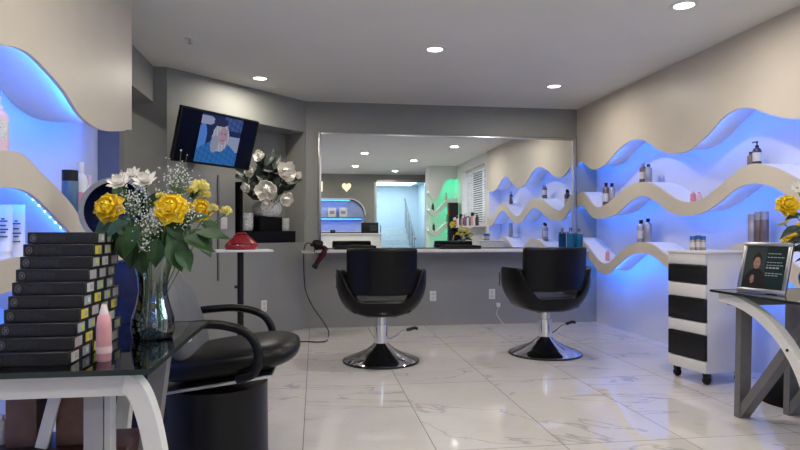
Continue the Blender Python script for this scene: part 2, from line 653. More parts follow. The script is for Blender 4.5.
def wave_shelf(prefix, T, B, xp, xr, label, ledmat=M_LED):
    """wavy shelf between face plane xp and recess wall xr"""
    sg = 1 if xr > xp else -1
    th = thing('wavy_shelf', label, 'shelf', (xp, (T[0][0] + T[-1][0]) / 2, min(z for _, z in B)))
    y_eps = 0.001
    T = [(min(max(y, T[0][0] + y_eps), T[-1][0] - y_eps), z) for y, z in T]
    B = [(t[0], z) for t, (_, z) in zip(T, B)]
    MB().ribbon(T, B, xp, xp + sg * 0.018).build('fascia', M_BEIGE, th, world=True)
    Bs = [(y, min(z + 0.045, t[1] - .02)) for (y, z), t in zip(B, T)]
    MB().ribbon(T, Bs, xp + sg * 0.018, xr - sg * 0.001).build('shelf_board', M_WHITEM, th, world=True)
    Lt = [(y, z + 0.034) for y, z in B]
    Lb = [(y, z + 0.012) for y, z in B]
    MB().ribbon(Lt, Lb, xp + sg * 0.0185, xp + sg * 0.0215).build('led_strip', ledmat, th, world=True)
    return th


def wave_header(U, xp, xr, label, ledmat=M_LED, m=M_BEIGE):
    sg = 1 if xr > xp else -1
    th = thing('wavy_wall_panel', label, 'wall panel', (xp, (U[0][0] + U[-1][0]) / 2, min(z for _, z in U)))
    U = [(min(max(y, U[0][0] + .001), U[-1][0] - .001), z) for y, z in U]
    top = [(y, ZC - .001) for y, z in U]
    MB().ribbon(top, U, xp, xp + sg * 0.018).build('fascia', m, th, world=True)
    Us = [(y, z + 0.045) for y, z in U]
    MB().ribbon(top, Us, xp + sg * 0.018, xr - sg * 0.001).build('backing', M_WHITEM, th, world=True)
    MB().ribbon([(y, z + .034) for y, z in U], [(y, z + .012) for y, z in U], xp + sg * .0185, xp + sg * .0215).build('led_strip', ledmat, th, world=True)
    return th


wave_header(U_R, XP, XR, 'beige wavy-edged upper panel of the right wall lit blue underneath')
wave_shelf('', T2, B2, XP, XR, 'upper of the two beige wavy shelves on the right wall')
wave_shelf('', T3, B3, XP, XR, 'lower beige wavy shelf on the right wall, behind the white trolley', M_LEDB)

UL = curve(px_curve([(0, 44), (15, 47), (30, 54), (50, 74), (65, 92), (80, 115), (95, 127), (108, 131), (122, 131), (131, 129.5)], LXP, [(2.15, 1.80), (1.9, 1.72), (1.6, 1.72), (1.3, 1.85), (0.9, 1.95)]), 1.0, 3.9, 80)
TL = curve(px_curve([(0, 150), (18, 152), (28, 158), (40, 171), (60, 191), (75, 209), (84, 226), (97, 238), (112, 243)], LXP, [(2.1, 1.36), (1.8, 1.28), (1.4, 1.22), (0.9, 1.36), (3.95, 1.02)]), 1.0, 3.9, 80)
BL = curve(px_curve([(0, 187.5), (13, 188), (27, 191.5), (40, 201), (58, 219.5), (69, 231), (84, 246), (97, 256), (112, 261)], LXP, [(2.1, 1.21), (1.8, 1.14), (1.4, 1.09), (0.9, 1.22), (3.95, 0.9)]), 1.0, 3.9, 80)
TL3 = [(y, z - 0.40 + (0.08 if y > 3.2 else 0) * 0) for y, z in TL]
BL3 = [(y, z - 0.12) for y, z in TL3]
wave_header(UL, LXP, LXR, 'beige wavy-edged upper panel of the left wall, cut off by the photo edge', M_LEDL)
sh = wave_shelf('', TL, BL, LXP, LXR, 'beige wavy shelf on the left wall holding a blue bottle', M_LEDL)
for i in range(8):
    y = 2.62 + i * 0.055
    MB().ball((LXP - 0.06, y, zat(BL, y) + 0.041), 0.005, 1).build('led_point', M_LEDW, sh, world=True)
wave_shelf('', TL3, BL3, LXP, LXR, 'lowest wavy shelf of the left wall, behind the stacked black boxes')

# green lit shelves on the stub wall (face looks towards the mirror)
def stub_shelf(name, cat, label, pts_top, pts_bot):
    th = thing(name, label, cat, (2.82, 0.25, pts_bot[0][1]))
    T = curve(pts_top, 2.5, 3.14, 24)
    Bq = curve(pts_bot, 2.5, 3.14, 24)
    bb = MB()
    q = [[bb.bm.verts.new(v) for v in ((t[0], .50, t[1]), (t[0], .52, t[1]), (t[0], .52, u[1]), (t[0], .50, u[1]))] for t, u in zip(T, Bq)]
    q2 = [[bb.bm.verts.new(v) for v in ((t[0], .251, t[1]), (t[0], .50, t[1]), (t[0], .50, u[1] + .035), (t[0], .251, u[1] + .035))] for t, u in zip(T, Bq)]
    for Q in (q, q2):
        for i in range(len(Q) - 1):
            for k in range(4):
                bb.bm.faces.new((Q[i][k], Q[i][(k + 1) % 4], Q[i + 1][(k + 1) % 4], Q[i + 1][k]))
        bb.bm.faces.new(Q[0][::-1])
        bb.bm.faces.new(Q[-1])
    bb.build('board', M_WHITEM, th, world=True, weld=False)
    l = MB()
    q = [[l.bm.verts.new(v) for v in ((u[0], .46, u[1] + .034), (u[0], .49, u[1] + .034), (u[0], .49, u[1] + .03), (u[0], .46, u[1] + .03))] for u in Bq]
    for i in range(len(q) - 1):
        for k in range(4):
            l.bm.faces.new((q[i][k], q[i][(k + 1) % 4], q[i + 1][(k + 1) % 4], q[i + 1][k]))
    l.build('led_strip', M_LEDG, th, world=True, weld=False)


stub_shelf('wavy_wall_panel', 'wall panel', 'white wavy-edged upper panel lit green, seen in the mirror', [(2.4, 2.549), (2.8, 2.549), (3.2, 2.549)], [(2.4, 2.05), (2.65, 1.80), (2.9, 2.22), (3.2, 2.25)])
stub_shelf('wavy_shelf', 'shelf', 'upper green-lit wavy shelf seen in the mirror', [(2.4, 1.75), (2.65, 1.55), (2.9, 1.78), (3.2, 1.85)], [(2.4, 1.63), (2.65, 1.43), (2.9, 1.65), (3.2, 1.72)])
stub_shelf('wavy_shelf', 'shelf', 'lower green-lit wavy shelf seen in the mirror', [(2.4, 1.3), (2.65, 1.10), (2.9, 1.28), (3.2, 1.38)], [(2.4, 1.18), (2.65, .98), (2.9, 1.16), (3.2, 1.25)])

# ------------------------------------------------------------------ ceiling fittings
lights = [((684, 5), 'recessed ceiling light at the top right, nearest the camera'), ((435, 49), 'recessed ceiling light in the middle of the ceiling'),
          ((260, 78), 'recessed ceiling light in front of the television wall'), ((554, 86), 'recessed ceiling light near the mirror, right side')]
mir_and_added = [((0.91, 2.54), 'recessed ceiling light seen in the mirror, the nearer of the left pair'), ((0.88, 0.30), 'recessed ceiling light seen in the mirror, the farther of the left pair'),
       ((2.0, 1.53), 'recessed ceiling light seen in the mirror before the window blind'), ((1.9, -0.62), 'recessed ceiling light seen in the mirror nearest the glazed entrance'),
       ((-.40, 2.3), 'added unseen ceiling light above the left glass table, brightening the left panel'), ((-2.3, 4.7), 'added unseen ceiling light brightening the side hall beyond the left wall panel'),  # both out of view, added to brighten the left panel and side hall
       ((-.5, 1.1), 'added unseen ceiling light above the left wall shelves, brightening the left side'), ((-.5, -.6), 'added unseen ceiling light left of the reception desk, as fill from behind'),  # both out of view, added as fill for the left side and room
       ]
first = None
spots = [((at_z(p[0], p[1], ZC).x, at_z(p[0], p[1], ZC).y), l) for p, l in lights] + mir_and_added
for (x, y), l in spots:
    if first is None:
        first = thing('ceiling_downlight', l, 'ceiling light', (x, y, ZC), 0, 'recessed ceiling lights')
        MB().lathe([(.062, -.004), (.066, -.008), (.088, -.006), (.092, -.0005)], seg=40, cap=False).build('trim_ring', M_WHITE, first)
        MB().lathe([(.064, -.0005), (.063, -.004), (.0, -.004)], seg=40).build('lens', M_LENS, first)
        area('lamp', (0, 0, -.012), (0, 0, 0), .12, .12, DOWNLIGHT_W, (1.0, .925, .815), 'DISK', 176, first)
    else:
        dl = dup(first, (x, y, ZC), 0, l)
        if x < -1 or (x < 0 and 1.5 < y < 3):
            for ch in dl.children:
                if ch.type == 'LIGHT':
                    ch.data = ch.data.copy()
                    ch.data.energy = DOWNLIGHT_W * (.45 if x > -1 else .8)
p = at_z(190, 38.5, ZC)
sp = thing('sprinkler_head', 'small white sprinkler head on the ceiling at upper left', 'sprinkler', (p.x, p.y, ZC))
MB().lathe([(.0, -.008), (.035, -.007), (.042, -.0005)], seg=24).build('escutcheon', M_WHITE, sp)
MB().tube([(0, 0, -.006), (0, 0, -.035)], .008).lathe([(0, -.045), (.018, -.042), (.02, -.036), (0, -.035)], seg=16).build('deflector', M_STEEL, sp)

# ------------------------------------------------------------------ mirror and counter
MX0, MX1, MZ0, MZ1 = 0.07, 3.045, 0.90, 2.175
mr = thing('wall_mirror', 'wide frameless-looking wall mirror above the long counter with thin silver frame', 'mirror', ((MX0 + MX1) / 2, YB, MZ0))
MB().bx(MX0, MX1, YB - .012, YB - .002, MZ0, MZ1).build('mirror_glass', mat('mirror silver', (0.86, 0.89, 0.89), 0.003, 1.0, var=0.0), mr, smooth=False, world=True)
f = MB()
f.bx(MX0 - .03, MX0, YB - .03, YB - .001, MZ0, MZ1 + .025, .004).bx(MX1, MX1 + .045, YB - .03, YB - .001, MZ0, MZ1 + .025, .004).bx(MX0, MX1, YB - .03, YB - .001, MZ1, MZ1 + .025, .004)
f.build('frame', M_STEEL, mr, world=True, weld=False)
ct = thing('styling_counter', 'long shallow grey counter under the mirror behind both styling chairs', 'counter', (1.5, YB - .15, .83))
MB().bx(0.0, XP - .01, YB - .34, YB - .001, .855, .888, .004).build('worktop', mat('light stone worktop', (.62, .61, .62), .2, var=.08), ct, world=True)
MB().bx(0.03, XP - .03, YB - .27, YB - .001, .825, .855).build('apron', mat('counter apron grey', (.22, .21, .22), .4), ct, world=True)
CZ = 0.888

# ------------------------------------------------------------------ salon styling chairs
def styling_chair(name, label, loc, rot, pump_ang):
    # local: faces +Y
    th = thing(name, label, 'salon chair', loc, rot, 'black hydraulic styling chairs')
    # chrome dome base
    MB().lathe([(.31, 0), (.315, .012), (.30, .024), (.22, .055), (.13, .095), (.075, .135), (.055, .16)], seg=48).build('base', M_CHROME, th)
    MB().lathe([(.318, 0), (.322, .008), (.316, .016)], seg=48, cap=False).build('base_rim', M_BLACKP, th)
    MB().lathe([(.058, .15), (.060, .30), (.060, .31), (.044, .312), (.044, .40)], seg=28).build('column', M_CHROME, th)
    ca, sa = math.cos(pump_ang), math.sin(pump_ang)
    lev = [(ca * r, sa * r, z) for r, z in ((.05, .17), (.10, .19), (.18, .235), (.25, .262), (.29, .268), (.31, .262))]
    pl = MB().tube(lev, .0075, 8).build('pump_lever', M_CHROME, th)
    MB().tube([(ca * .22, sa * .22, .252), (ca * .29, sa * .29, .268), (ca * .315, sa * .315, .26)], .014, 8).build('pedal_grip', M_BLACKP, pl)
    # seat plate
    MB().box((0, 0, .395), (.24, .24, .03), .005).build('mounting_plate', M_BLACKP, th)
    # tub shell, wraps sides and rear
    def shell(u, v, inset):
        a = R(-128) + R(256) * u                       # 0 = rear
        side = min(1, max(0, (abs(a) - R(28)) / R(30)))
        side = side * side * (3 - 2 * side)
        front = min(1, max(0, (abs(a) - R(105)) / R(23)))
        H = .515 + (.775 - .515) * side - .05 * front
        z = .385 + (H - .385) * v + inset * .0
        t = min(1, max(0, (z - .385) / .30))
        wx = (.15 + .225 * math.sqrt(1 - (1 - t) ** 2)) - inset
        wy = (.15 + .165 * math.sqrt(1 - (1 - t) ** 2)) - inset
        e = 2.8
        cx, cy = math.sin(a), -math.cos(a)
        k = (abs(cx) ** e + abs(cy) ** e) ** (-1 / e)
        return Vector((cx * k * wx, cy * k * wy - .0 * v, z + (inset * .4 if v < .1 else 0)))
    s = MB()
    nu, nv = 48, 10
    O = [[s.bm.verts.new(shell(i / nu, j / nv, 0)) for j in range(nv + 1)] for i in range(nu + 1)]
    I = [[s.bm.verts.new(shell(i / nu, j / nv, .055)) for j in range(nv + 1)] for i in range(nu + 1)]
    for i in range(nu):
        for j in range(nv):
            s.bm.faces.new((O[i][j], O[i + 1][j], O[i + 1][j + 1], O[i][j + 1]))
            s.bm.faces.new((I[i][j], I[i][j + 1], I[i + 1][j + 1], I[i + 1][j]))
        s.bm.faces.new((O[i][nv], O[i + 1][nv], I[i + 1][nv], I[i][nv]))
        s.bm.faces.new((O[i][0], I[i][0], I[i + 1][0], O[i + 1][0]))
    for i in (0, nu):
        for j in range(nv):
            q = (O[i][j], O[i][j + 1], I[i][j + 1], I[i][j])
            s.bm.faces.new(q)
    sh_ = s.build('armrest_shell', M_BLACK, th, angle=60)
    md = sh_.modifiers.new('b', 'BEVEL')
    md.width = .012
    md.segments = 2
    md.limit_method = 'ANGLE'
    md.angle_limit = R(50)
    # bottom pan
    MB().box((0, .01, .402), (.26, .28, .04), .012, 3).build('seat_pan', M_BLACK, th)
    MB().box((0, .03, .47), (.50, .46, .11), .045, 4).build('seat_cushion', M_BLACK, th)
    # curved backrest panel
    s = MB()
    def bk(u, v, o):
        x = -.285 + .57 * u
        z = .575 + .375 * v
        y = -.275 - .02 * v + .10 * (abs(x) / .285) ** 2.2 + o
        return Vector((x, y, z))
    nu, nv = 24, 8
    O = [[s.bm.verts.new(bk(i / nu, j / nv, -.035)) for j in range(nv + 1)] for i in range(nu + 1)]
    I = [[s.bm.verts.new(bk(i / nu, j / nv, .035)) for j in range(nv + 1)] for i in range(nu + 1)]
    for i in range(nu):
        for j in range(nv):
            s.bm.faces.new((O[i][j], O[i + 1][j], O[i + 1][j + 1], O[i][j + 1]))
            s.bm.faces.new((I[i][j], I[i][j + 1], I[i + 1][j + 1], I[i + 1][j]))
        for j in (0, nv):
            s.bm.faces.new((O[i][j], O[i + 1][j], I[i + 1][j], I[i][j]))
    for i in (0, nu):
        for j in range(nv):
            s.bm.faces.new((O[i][j], O[i][j + 1], I[i][j + 1], I[i][j]))
    bk_ = s.build('backrest', M_BLACK, th, angle=50)
    md = bk_.modifiers.new('b', 'BEVEL')
    md.width = .02
    md.segments = 3
    md.limit_method = 'ANGLE'
    md.angle_limit = R(50)
    for sx in (-1, 1):
        lab(MB().tube([(sx * .382, .12, .60), (sx * .382, .12, .66), (sx * .382, .12, .72)], .006, 6).build('side_trim', M_CHROME, th), 'thin chrome strip')
    return th


p1 = at_z(381, 361, 0)
p2 = at_z(545, 353.5, 0)
ch1 = styling_chair('styling_chair', 'black hydraulic styling chair left of centre, its back square to the camera', (p1.x, p1.y, 0), R(-4), R(8))
ch2 = dup(ch1, (p2.x, p2.y, 0), R(3.5), 'black hydraulic styling chair right of centre, turned to show its left armrest')

# ------------------------------------------------------------------ television
TVc = Vector((-.887, 5.716, 1.927))
e = Euler((0.304, 0, 0.802), 'XYZ')
tvm = Matrix.Rotation(.802, 3, 'Z') @ Matrix.Rotation(.304, 3, 'X') @ Matrix.Rotation(.018, 3, 'Y')
e = tvm.to_euler('XYZ')
tv = thing('television', 'television tilted forward on the angled wall, showing a blonde woman in a blue cape', 'television', TVc, e)
MB().box((0, .02, 0), (.86, .04, .49), .006).build('bezel', M_BLACKP, tv)
MB().box((-.1, .055, -.03), (.5, .04, .3), .01).build('back_housing', M_BLACKP, tv)


def picture(name, w_, h_, nx, ny, fn, m, parent, y=-.002):
    bb = MB()
    bb.grid(lambda u, v: Vector((-w_ / 2 + w_ * u, y, -h_ / 2 + h_ * v)), nx, ny)
    o = bb.build(name, m, parent, smooth=False, fixn=False, weld=False)
    me = o.data
    at = me.color_attributes.new('picture', 'FLOAT_COLOR', 'CORNER')
    for pl in me.polygons:
        c = pl.center
        col = fn((c.x + w_ / 2) / w_, (c.z + h_ / 2) / h_)
        for li in pl.loop_indices:
            at.data[li].color = (*col, 1)
    return o


def ell(u, v, cx, cy, rx, ry):
    return ((u - cx) / rx) ** 2 + ((v - cy) / ry) ** 2 < 1


def tvpic(u, v):
    # letterboxed clip in the middle of the screen
    if u < .24 or u > .79 or v < .015 or v > .985:
        return (.0, .0005, .004)
    x = (u - .24) / .55
    n = math.sin(x * 40 + v * 23) * math.sin(v * 31 - x * 17) * .5 + .5
    c = (.015, .03, .12)
    if v > .72 and x > .55:
        c = (.03 + .05 * n, .06 + .08 * n, .22 + .15 * n)
    if ell(x, v, .08, .45, .12, .34):
        c = (.10, .26, .75)                        # window light at left
    if ell(x, v, .12, .86, .22, .09):
        c = (.38, .40, .62)                        # stylist's arm
    if x > .72 and .30 < v < .62:
        c = (.33, .40, .60)
    if v < .40 + .14 * math.cos((x - .5) * 3) - .30 * abs(x - .5):
        c = (.02 + .02 * n, .13 + .07 * n, .42 + .14 * n)   # cape
    if ell(x, v, .52, .56, .20, .30) and v > .28:
        hh = math.sin(x * 90 + v * 12) * .5 + .5
        c = (.36 + .26 * hh, .36 + .25 * hh, .50 + .16 * hh)       # hair
    if ell(x, v, .40, .42, .09, .18):
        c = (.34, .36, .50)
    if ell(x, v, .57, .60, .105, .175):
        c = (.46 - .3 * (x - .57), .32 - .25 * (x - .57), .42)   # face
    if ell(x, v, .535, .64, .022, .014) or ell(x, v, .61, .64, .022, .014):
        c = (.06, .05, .12)
    if ell(x, v, .575, .51, .035, .012):
        c = (.4, .12, .22)
    if ell(x, v, .47, .86, .17, .09):
        c = (.03, .03, .10)                        # stylist's hands and brush
    return c


M_TV = pic_mat('tv screen picture', .95, .25)
picture('screen', .83, .462, 90, 54, tvpic, M_TV, tv, -.0012)
mt = MB()
Mi = TM[tv.name].inverted()
wp = CA + CW * ((TVc.xy - CA).dot(CW))
mt.tube([Mi @ Vector((TVc.x, TVc.y, TVc.z)) + Vector((0, .06, 0)), Mi @ Vector((wp.x, wp.y, TVc.z))], .03, 10)
mt.build('mount_arm', M_BLACKP, tv)
q = thing('cable_cover', 'thin grey cable cover running down the wall below the television', 'cable cover', cw(1.19, -.008, .62), math.atan2(CW.y, CW.x))
MB().box((0, 0, .5), (.018, .014, 1.02), .003).build('cover', mat('cover grey', (.14, .14, .145), .5), q)

# ------------------------------------------------------------------ wall plates
def plate(name, label, loc, rz, kind='outlet'):
    t = thing(name, label, 'wall plate' if kind != 'outlet' else 'outlet', loc, rz)
    MB().box((0, 0, 0), (.075, .008, .118), .003).build('cover_plate', M_WHITE, t)
    if kind == 'outlet':
        for zz in (-.024, .024):
            MB().box((0, -.005, zz), (.034, .004, .030), .002).build('socket', mat('socket shade', (.55, .55, .55), .4), t)
    else:
        MB().box((0, -.006, 0), (.034, .006, .066), .002).build('rocker', M_WHITE, t)
    return t


def on_back(x, y, off=.005):
    d_ = ray(x, y)
    return Vector((0, 0, CAM_Z)) + d_ * ((YB - off) / d_.y)


RZC = math.atan2(CW.y, CW.x) + PI
def on_corner(x, y, off=.005):
    d_ = ray(x, y)
    P0 = CA + CN * off
    # P0 + s*CW = t*d
    det = CW.x * -d_.y + d_.x * CW.y
    t = (CW.x * -P0.y + P0.x * CW.y) / det
    return Vector((0, 0, CAM_Z)) + d_ * t


plate('power_outlet', 'white outlet on the grey wall between the two styling chairs', on_back(433, 296), 0)
oL = plate('power_outlet', 'white outlet with a plug in it, low on the wall beside the right styling chair', on_back(492, 294), 0)
pg = thing('charger_plug', 'small white charger plug with a cord below the right-hand outlet', 'charger', on_back(498, 305, .02))
MB().box((0, 0, 0), (.05, .035, .05), .006).build('body', M_WHITE, pg)
MB().tube([(0, -.01, -.03), (-.03, -.02, -.1), (.04, -.02, -.2), (.10, -.03, -.255)], .004, 6).build('cord', M_WHITE, pg)
plate('light_switch', 'white wall switch under the television', on_corner(224, 223), RZC, 'switch')
plate('power_outlet', 'white outlet on the wall behind the arms of the dryer chair, left one', on_corner(184, 310), RZC)
plate('power_outlet', 'white outlet on the wall behind the arms of the dryer chair, right one', on_corner(264, 306), RZC)
cc = MB().tube([on_back(602, 262, .03), on_back(601, 285, .012), on_back(603, 300, .012), on_back(600, 313, .02)], .004, 6)
tag(cc.build('hanging_cable', M_WHITE), 'thin white cable hanging down the corner below the blue-lit shelf', 'cable')

# ------------------------------------------------------------------ niche: stand, candles, magnolias
def npt(px, off):          # point in the niche at depth off for pixel column
    d_ = ray(px, 0)
    P0 = CA - CN * off
    det = CW.x * -d_.y + d_.x * CW.y
    t = (CW.x * -P0.y + P0.x * CW.y) / det
    return P0.x + (d_.x * t - P0.x), d_.y * t, t


def nspt(s_, off, z):
    p = CA + CW * s_ - CN * off
    return Vector((p.x, p.y, z))


# stand spans s .10 .. .82 with the low tier in front
std = thing('display_stand', 'black stepped display stand in the wall niche holding vase and candle cups', 'display stand', nspt(.50, .152, NZ0 + .001), RZC)
MB().bx(-.345, .36, -.13, .13, 0, .125, .003).build('lower_tier', M_BLACKM, std)
MB().bx(-.12, .19, -.10, .13, .125, .275, .003).build('upper_tier', M_BLACKM, std)
MB().bx(-.40, -.362, -.12, .13, 0, .62, .003).build('side_panel', M_BLACKM, std)
M_SILV = mat('mercury glass', (.78, .75, .73), .45, .1, var=.35, scale=60)
stm = TM[std.name]


def candle(label, lx, h, r):
    p = stm @ Vector((lx, -.02, .126))
    t = thing('candle_holder', label, 'candle holder', p)
    MB().lathe([(r * .8, 0), (r * .9, .006), (r, h * .2), (r, h), (r - .006, h), (r - .008, .02), (0, .015)], seg=28).build('cup', M_SILV, t)
    MB().lathe([(0, .016), (r - .01, .016), (r - .01, h * .75), (0, h * .76)], seg=24).build('candle', M_CREAM, t)
    MB().tube([(0, 0, h * .75), (.001, 0, h * .75 + .012)], .0015, 5).build('wick', M_BLACKM, t)


candle('silvery candle cup left of the magnolia vase, above the red bag', -.245, .185, .078)
candle('smaller silvery candle cup right of the magnolia vase', .285, .14, .062)
vp = stm @ Vector((.035, -.03, .276))
mv = thing('flower_vase', 'squat silver mosaic vase holding the white magnolias', 'vase', vp)
MB().lathe([(.09, 0), (.12, .01), (.15, .05), (.158, .10), (.14, .15), (.125, .17), (.115, .17), (.13, .14), (.14, .10), (.10, .03), (0, .02)], seg=36).build('bowl', M_SILV, mv)


def petal(bm_, base, out, up, L, W, cup, curl, nu=5, nv=4):
    """petal from base along out, cupped; up = direction of cup opening"""
    out = out.normalized()
    up = (up - out * up.dot(out)).normalized()
    side = out.cross(up)
    def f(u, v):
        s1 = (v - .5) * 2
        wv = W * .5 * (.30 + .70 * min(1, u / .5) ** .8) * math.sqrt(max(.0, 1 - max(0, (u - .5) / .5) ** 2.4 * .985))
        l = L * u * (1 - .10 * s1 * s1 * u)
        return base + out * l * math.cos(curl * u) + up * (l * math.sin(curl * u) + cup * s1 * s1 * W * .5) + side * (s1 * wv)
    bm_.grid(f, nu, nv)


def leaf(bm_, base, dir_, up, L, W, droop=.3):
    dir_ = dir_.normalized()
    up = (up - dir_ * up.dot(dir_)).normalized()
    side = dir_.cross(up)
    def f(u, v):
        s1 = (v - .5) * 2
        wv = W * .5 * max(.03, math.sin(PI * min(1, u ** .8))) 
        return base + dir_ * L * u + up * (-droop * L * u * u + abs(s1) * wv * .35) + side * (s1 * wv)
    bm_.grid(f, 8, 4)


def frame_of(n):
    n = n.normalized()
    a = Vector((0, 0, 1)) if abs(n.z) < .9 else Vector((1, 0, 0))
    x = a.cross(n).normalized()
    return x, n.cross(x), n


def stem_pts(b0, h, bend=.25):
    m = b0.lerp(h, .55) + Vector((0, 0, (h - b0).length * bend))
    return [b0.lerp(m, t).lerp(m.lerp(h, t), t) for t in (0, .2, .4, .6, .8, 1)]


def rose(label, head, face, b0, r, m, cat='rose', name='yellow_rose', group=None, leaves=2):
    t = thing(name, label, cat, b0, 0, group)
    face = Vector(face).normalized()
    x, y, n = frame_of(face)
    bb = MB()
    for k, (cnt, L, W, curl, tilt) in enumerate(((3, .70, .70, .5, 1.50), (4, .82, .85, .4, 1.32), (5, .90, 1.0, .25, 1.12), (6, .98, 1.15, .0, .88), (7, 1.0, 1.2, -.25, .62), (7, 1.0, 1.25, -.5, .32))):
        for i in range(cnt):
            a = 2 * PI * i / cnt + k * .7 + random.uniform(-.15, .15)
            rd = x * math.cos(a) + y * math.sin(a)
            o = rd * math.cos(tilt) + n * math.sin(tilt)
            bs = head - n * r * .55 + rd * r * (.06 + .05 * k)
            petal(bb, bs, o, n * math.cos(tilt) - rd * math.sin(tilt), r * L * 1.05, r * W * .92, .45, curl, 7, 6)
    bb.ball(head - n * r * .25, r * .33, 2)
    bb.build('bloom', m, t, world=True, angle=80, fixn=False)
    MB().tube(stem_pts(b0, head - n * r * .6), .0028, 6).build('stem', M_STEM, t, world=True)
    for i in range(leaves):
        pt = b0.lerp(head, .55 + .2 * i) + Vector((0, 0, .02))
        a = random.uniform(0, 2 * PI)
        l = MB()
        leaf(l, pt, Vector((math.cos(a), math.sin(a), .1)), Vector((0, 0, 1)), .07, .04)
        l.build('leaf', M_LEAF, t, world=True, fixn=False)
    return t


def ruffle(label, head, b0, r, m, name='carnation', cat='carnation', group=None):
    t = thing(name, label, cat, b0, 0, group)
    bb = MB()
    for k in range(26):
        z = 1 - 1.5 * (k + .5) / 26
        a = k * 2.4
        q_ = math.sqrt(max(0, 1 - z * z))
        d_ = Vector((q_ * math.cos(a), q_ * math.sin(a), z))
        petal(bb, head - Vector((0, 0, r * .2)), d_, Vector((random.uniform(-1, 1), random.uniform(-1, 1), .6)), r * 1.15, r * .95, .3, .3, 3, 3)
    bb.build('bloom', m, t, world=True, angle=80, fixn=False)
    MB().tube(stem_pts(b0, head - Vector((0, 0, r * .5))), .002, 6).build('stem', M_STEM, t, world=True)
    return t


def open_flower(label, head, face, b0, r, n_pet, m, name, cat, group=None, layers=1, mcent=None, stem=M_STEM, wf=.5):
    t = thing(name, label, cat, b0, 0, group)
    x, y, n = frame_of(Vector(face))
    bb = MB()
    for k in range(layers):
        for i in range(n_pet):
            a = 2 * PI * (i + .5 * k) / n_pet
            rd = x * math.cos(a) + y * math.sin(a)
            tl = .15 + .55 * k
            jl = 1.0
            if name == 'magnolia':
                tl = .05 + .75 * k + random.uniform(-.15, .3)
                jl = random.uniform(.85, 1.22)
            petal(bb, head + rd * r * .06, rd * math.cos(tl) + n * math.sin(tl), n * math.cos(tl) - rd * math.sin(tl), r * jl * (1 - .22 * k), r * wf * 2, .34 if jl != 1 else .30, .65 if jl != 1 else .30, 8, 6)
    bb.build('petals', m, t, world=True, angle=80, fixn=False)
    MB().ball(head + n * r * .10, r * .13, 2).build('centre', mcent or M_CENT, t, world=True)
    MB().tube(stem_pts(b0, head, .12), .003, 6).build('stem', stem, t, world=True)
    return t


# magnolias
DPT = 6.12
mvb = vp + Vector((0, 0, .03))
mag = [(268, 191, 14, (-.1, -1, .1), 'large open white magnolia at the front centre of the niche bouquet', 5.95), (285, 175, 13, (.3, -1, .35), 'large open white magnolia at the right of the niche bouquet', 6.0),
       (261, 158, 8, (-.3, -1, .6), 'white magnolia at the top of the niche bouquet', 6.05), (252, 172, 8, (-.9, -1, .2), 'half-open white magnolia at the upper left of the niche bouquet', 6.0),
       (248, 187, 7, (-.8, -1, -.2), 'small white magnolia at the lower left of the niche bouquet', 5.95), (285, 199, 9, (.4, -1, -.3), 'white magnolia at the lower right of the niche bouquet', 5.95),
       (266, 202, 7, (0, -1, -.5), 'lowest white magnolia hanging just over the silver vase', 5.9), (297, 176, 5, (.9, -1, .2), 'small white magnolia bud at the far right of the niche bouquet', 6.05)]
M_MAGC = mat('brown flower centre', (.10, .06, .03), .7, var=.3)
for (x, y, r, fc, l, dd) in mag:
    open_flower(l, at_d(x, y, dd), fc, mvb, r * dd / 600, 6, M_CREAM, 'magnolia', 'magnolia', 'white magnolias in the niche', 2 if r > 6 else 1, mcent=M_MAGC, stem=M_LEAFD, wf=.40)
fo = thing('magnolia_foliage', 'dark green leafy branches behind the white magnolias', 'foliage', mvb)
for k in range(60):
    a = random.uniform(0, 2 * PI)
    el = random.uniform(-.1, 1.4)
    c = at_d(268, 188, 6.08) + Vector((random.uniform(-.2, .2), random.uniform(-.06, .08), random.uniform(-.12, .24)))
    l = MB()
    leaf(l, c, Vector((math.cos(a) * math.cos(el), math.sin(a) * math.cos(el) * .5, math.sin(el))), Vector((0, -1, .4)), .17, .075, .2)
    l.build('leaf', M_LEAFD, fo, world=True, fixn=False)
for k in range(6):
    hd = at_d(248 + 9 * k, 160 + 6 * abs(k - 2.5), 6.08)
    MB().tube(stem_pts(mvb, hd, .05), .004, 5).build('branch', M_LEAFD, fo, world=True)

# ------------------------------------------------------------------ tray table, red bag
tp = at_d(240.5, 250, 4.6)
tt = thing('salon_tray_table', 'white tray on a black pole stand in front of the television wall', 'tray table', (tp.x, tp.y, 0), R(12))
TZ = .945
MB().box((.02, 0, TZ - .008), (.42, .30, .016), .006).build('tray', M_WHITE, tt)
MB().tube([(0, 0, .05), (0, 0, TZ - .016)], .024, 14).build('pole', M_BLACKP, tt)
MB().tube([(-.045, 0, .66), (0, 0, .66)], .012, 8).build('height_knob', M_BLACKP, tt)
for k in range(5):
    a = 2 * PI * k / 5 + .3
    lg = MB().tube([(0, 0, .10), (.12 * math.cos(a), .12 * math.sin(a), .095), (.25 * math.cos(a), .25 * math.sin(a), .062)], .015, 8).build('leg', M_BLACKP, tt)
    MB().lathe([(0, 0), (.02, .004), (.024, .03), (.012, .055), (0, .055)], c=(.25 * math.cos(a), .25 * math.sin(a), 0), seg=14).build('caster', M_BLACKP, lg)
bp_ = TM[tt.name] @ Vector((-.02, 0, TZ))
bp_ = bp_ + Vector((.02, 0, 0))
rb = thing('red_bag', 'glossy red rounded bag lying on the white tray', 'bag', bp_, R(12))
M_RED = mat('glossy red leather', (.28, .008, .014), .22, var=.25, bump=.2, coat=.4)
s = MB()
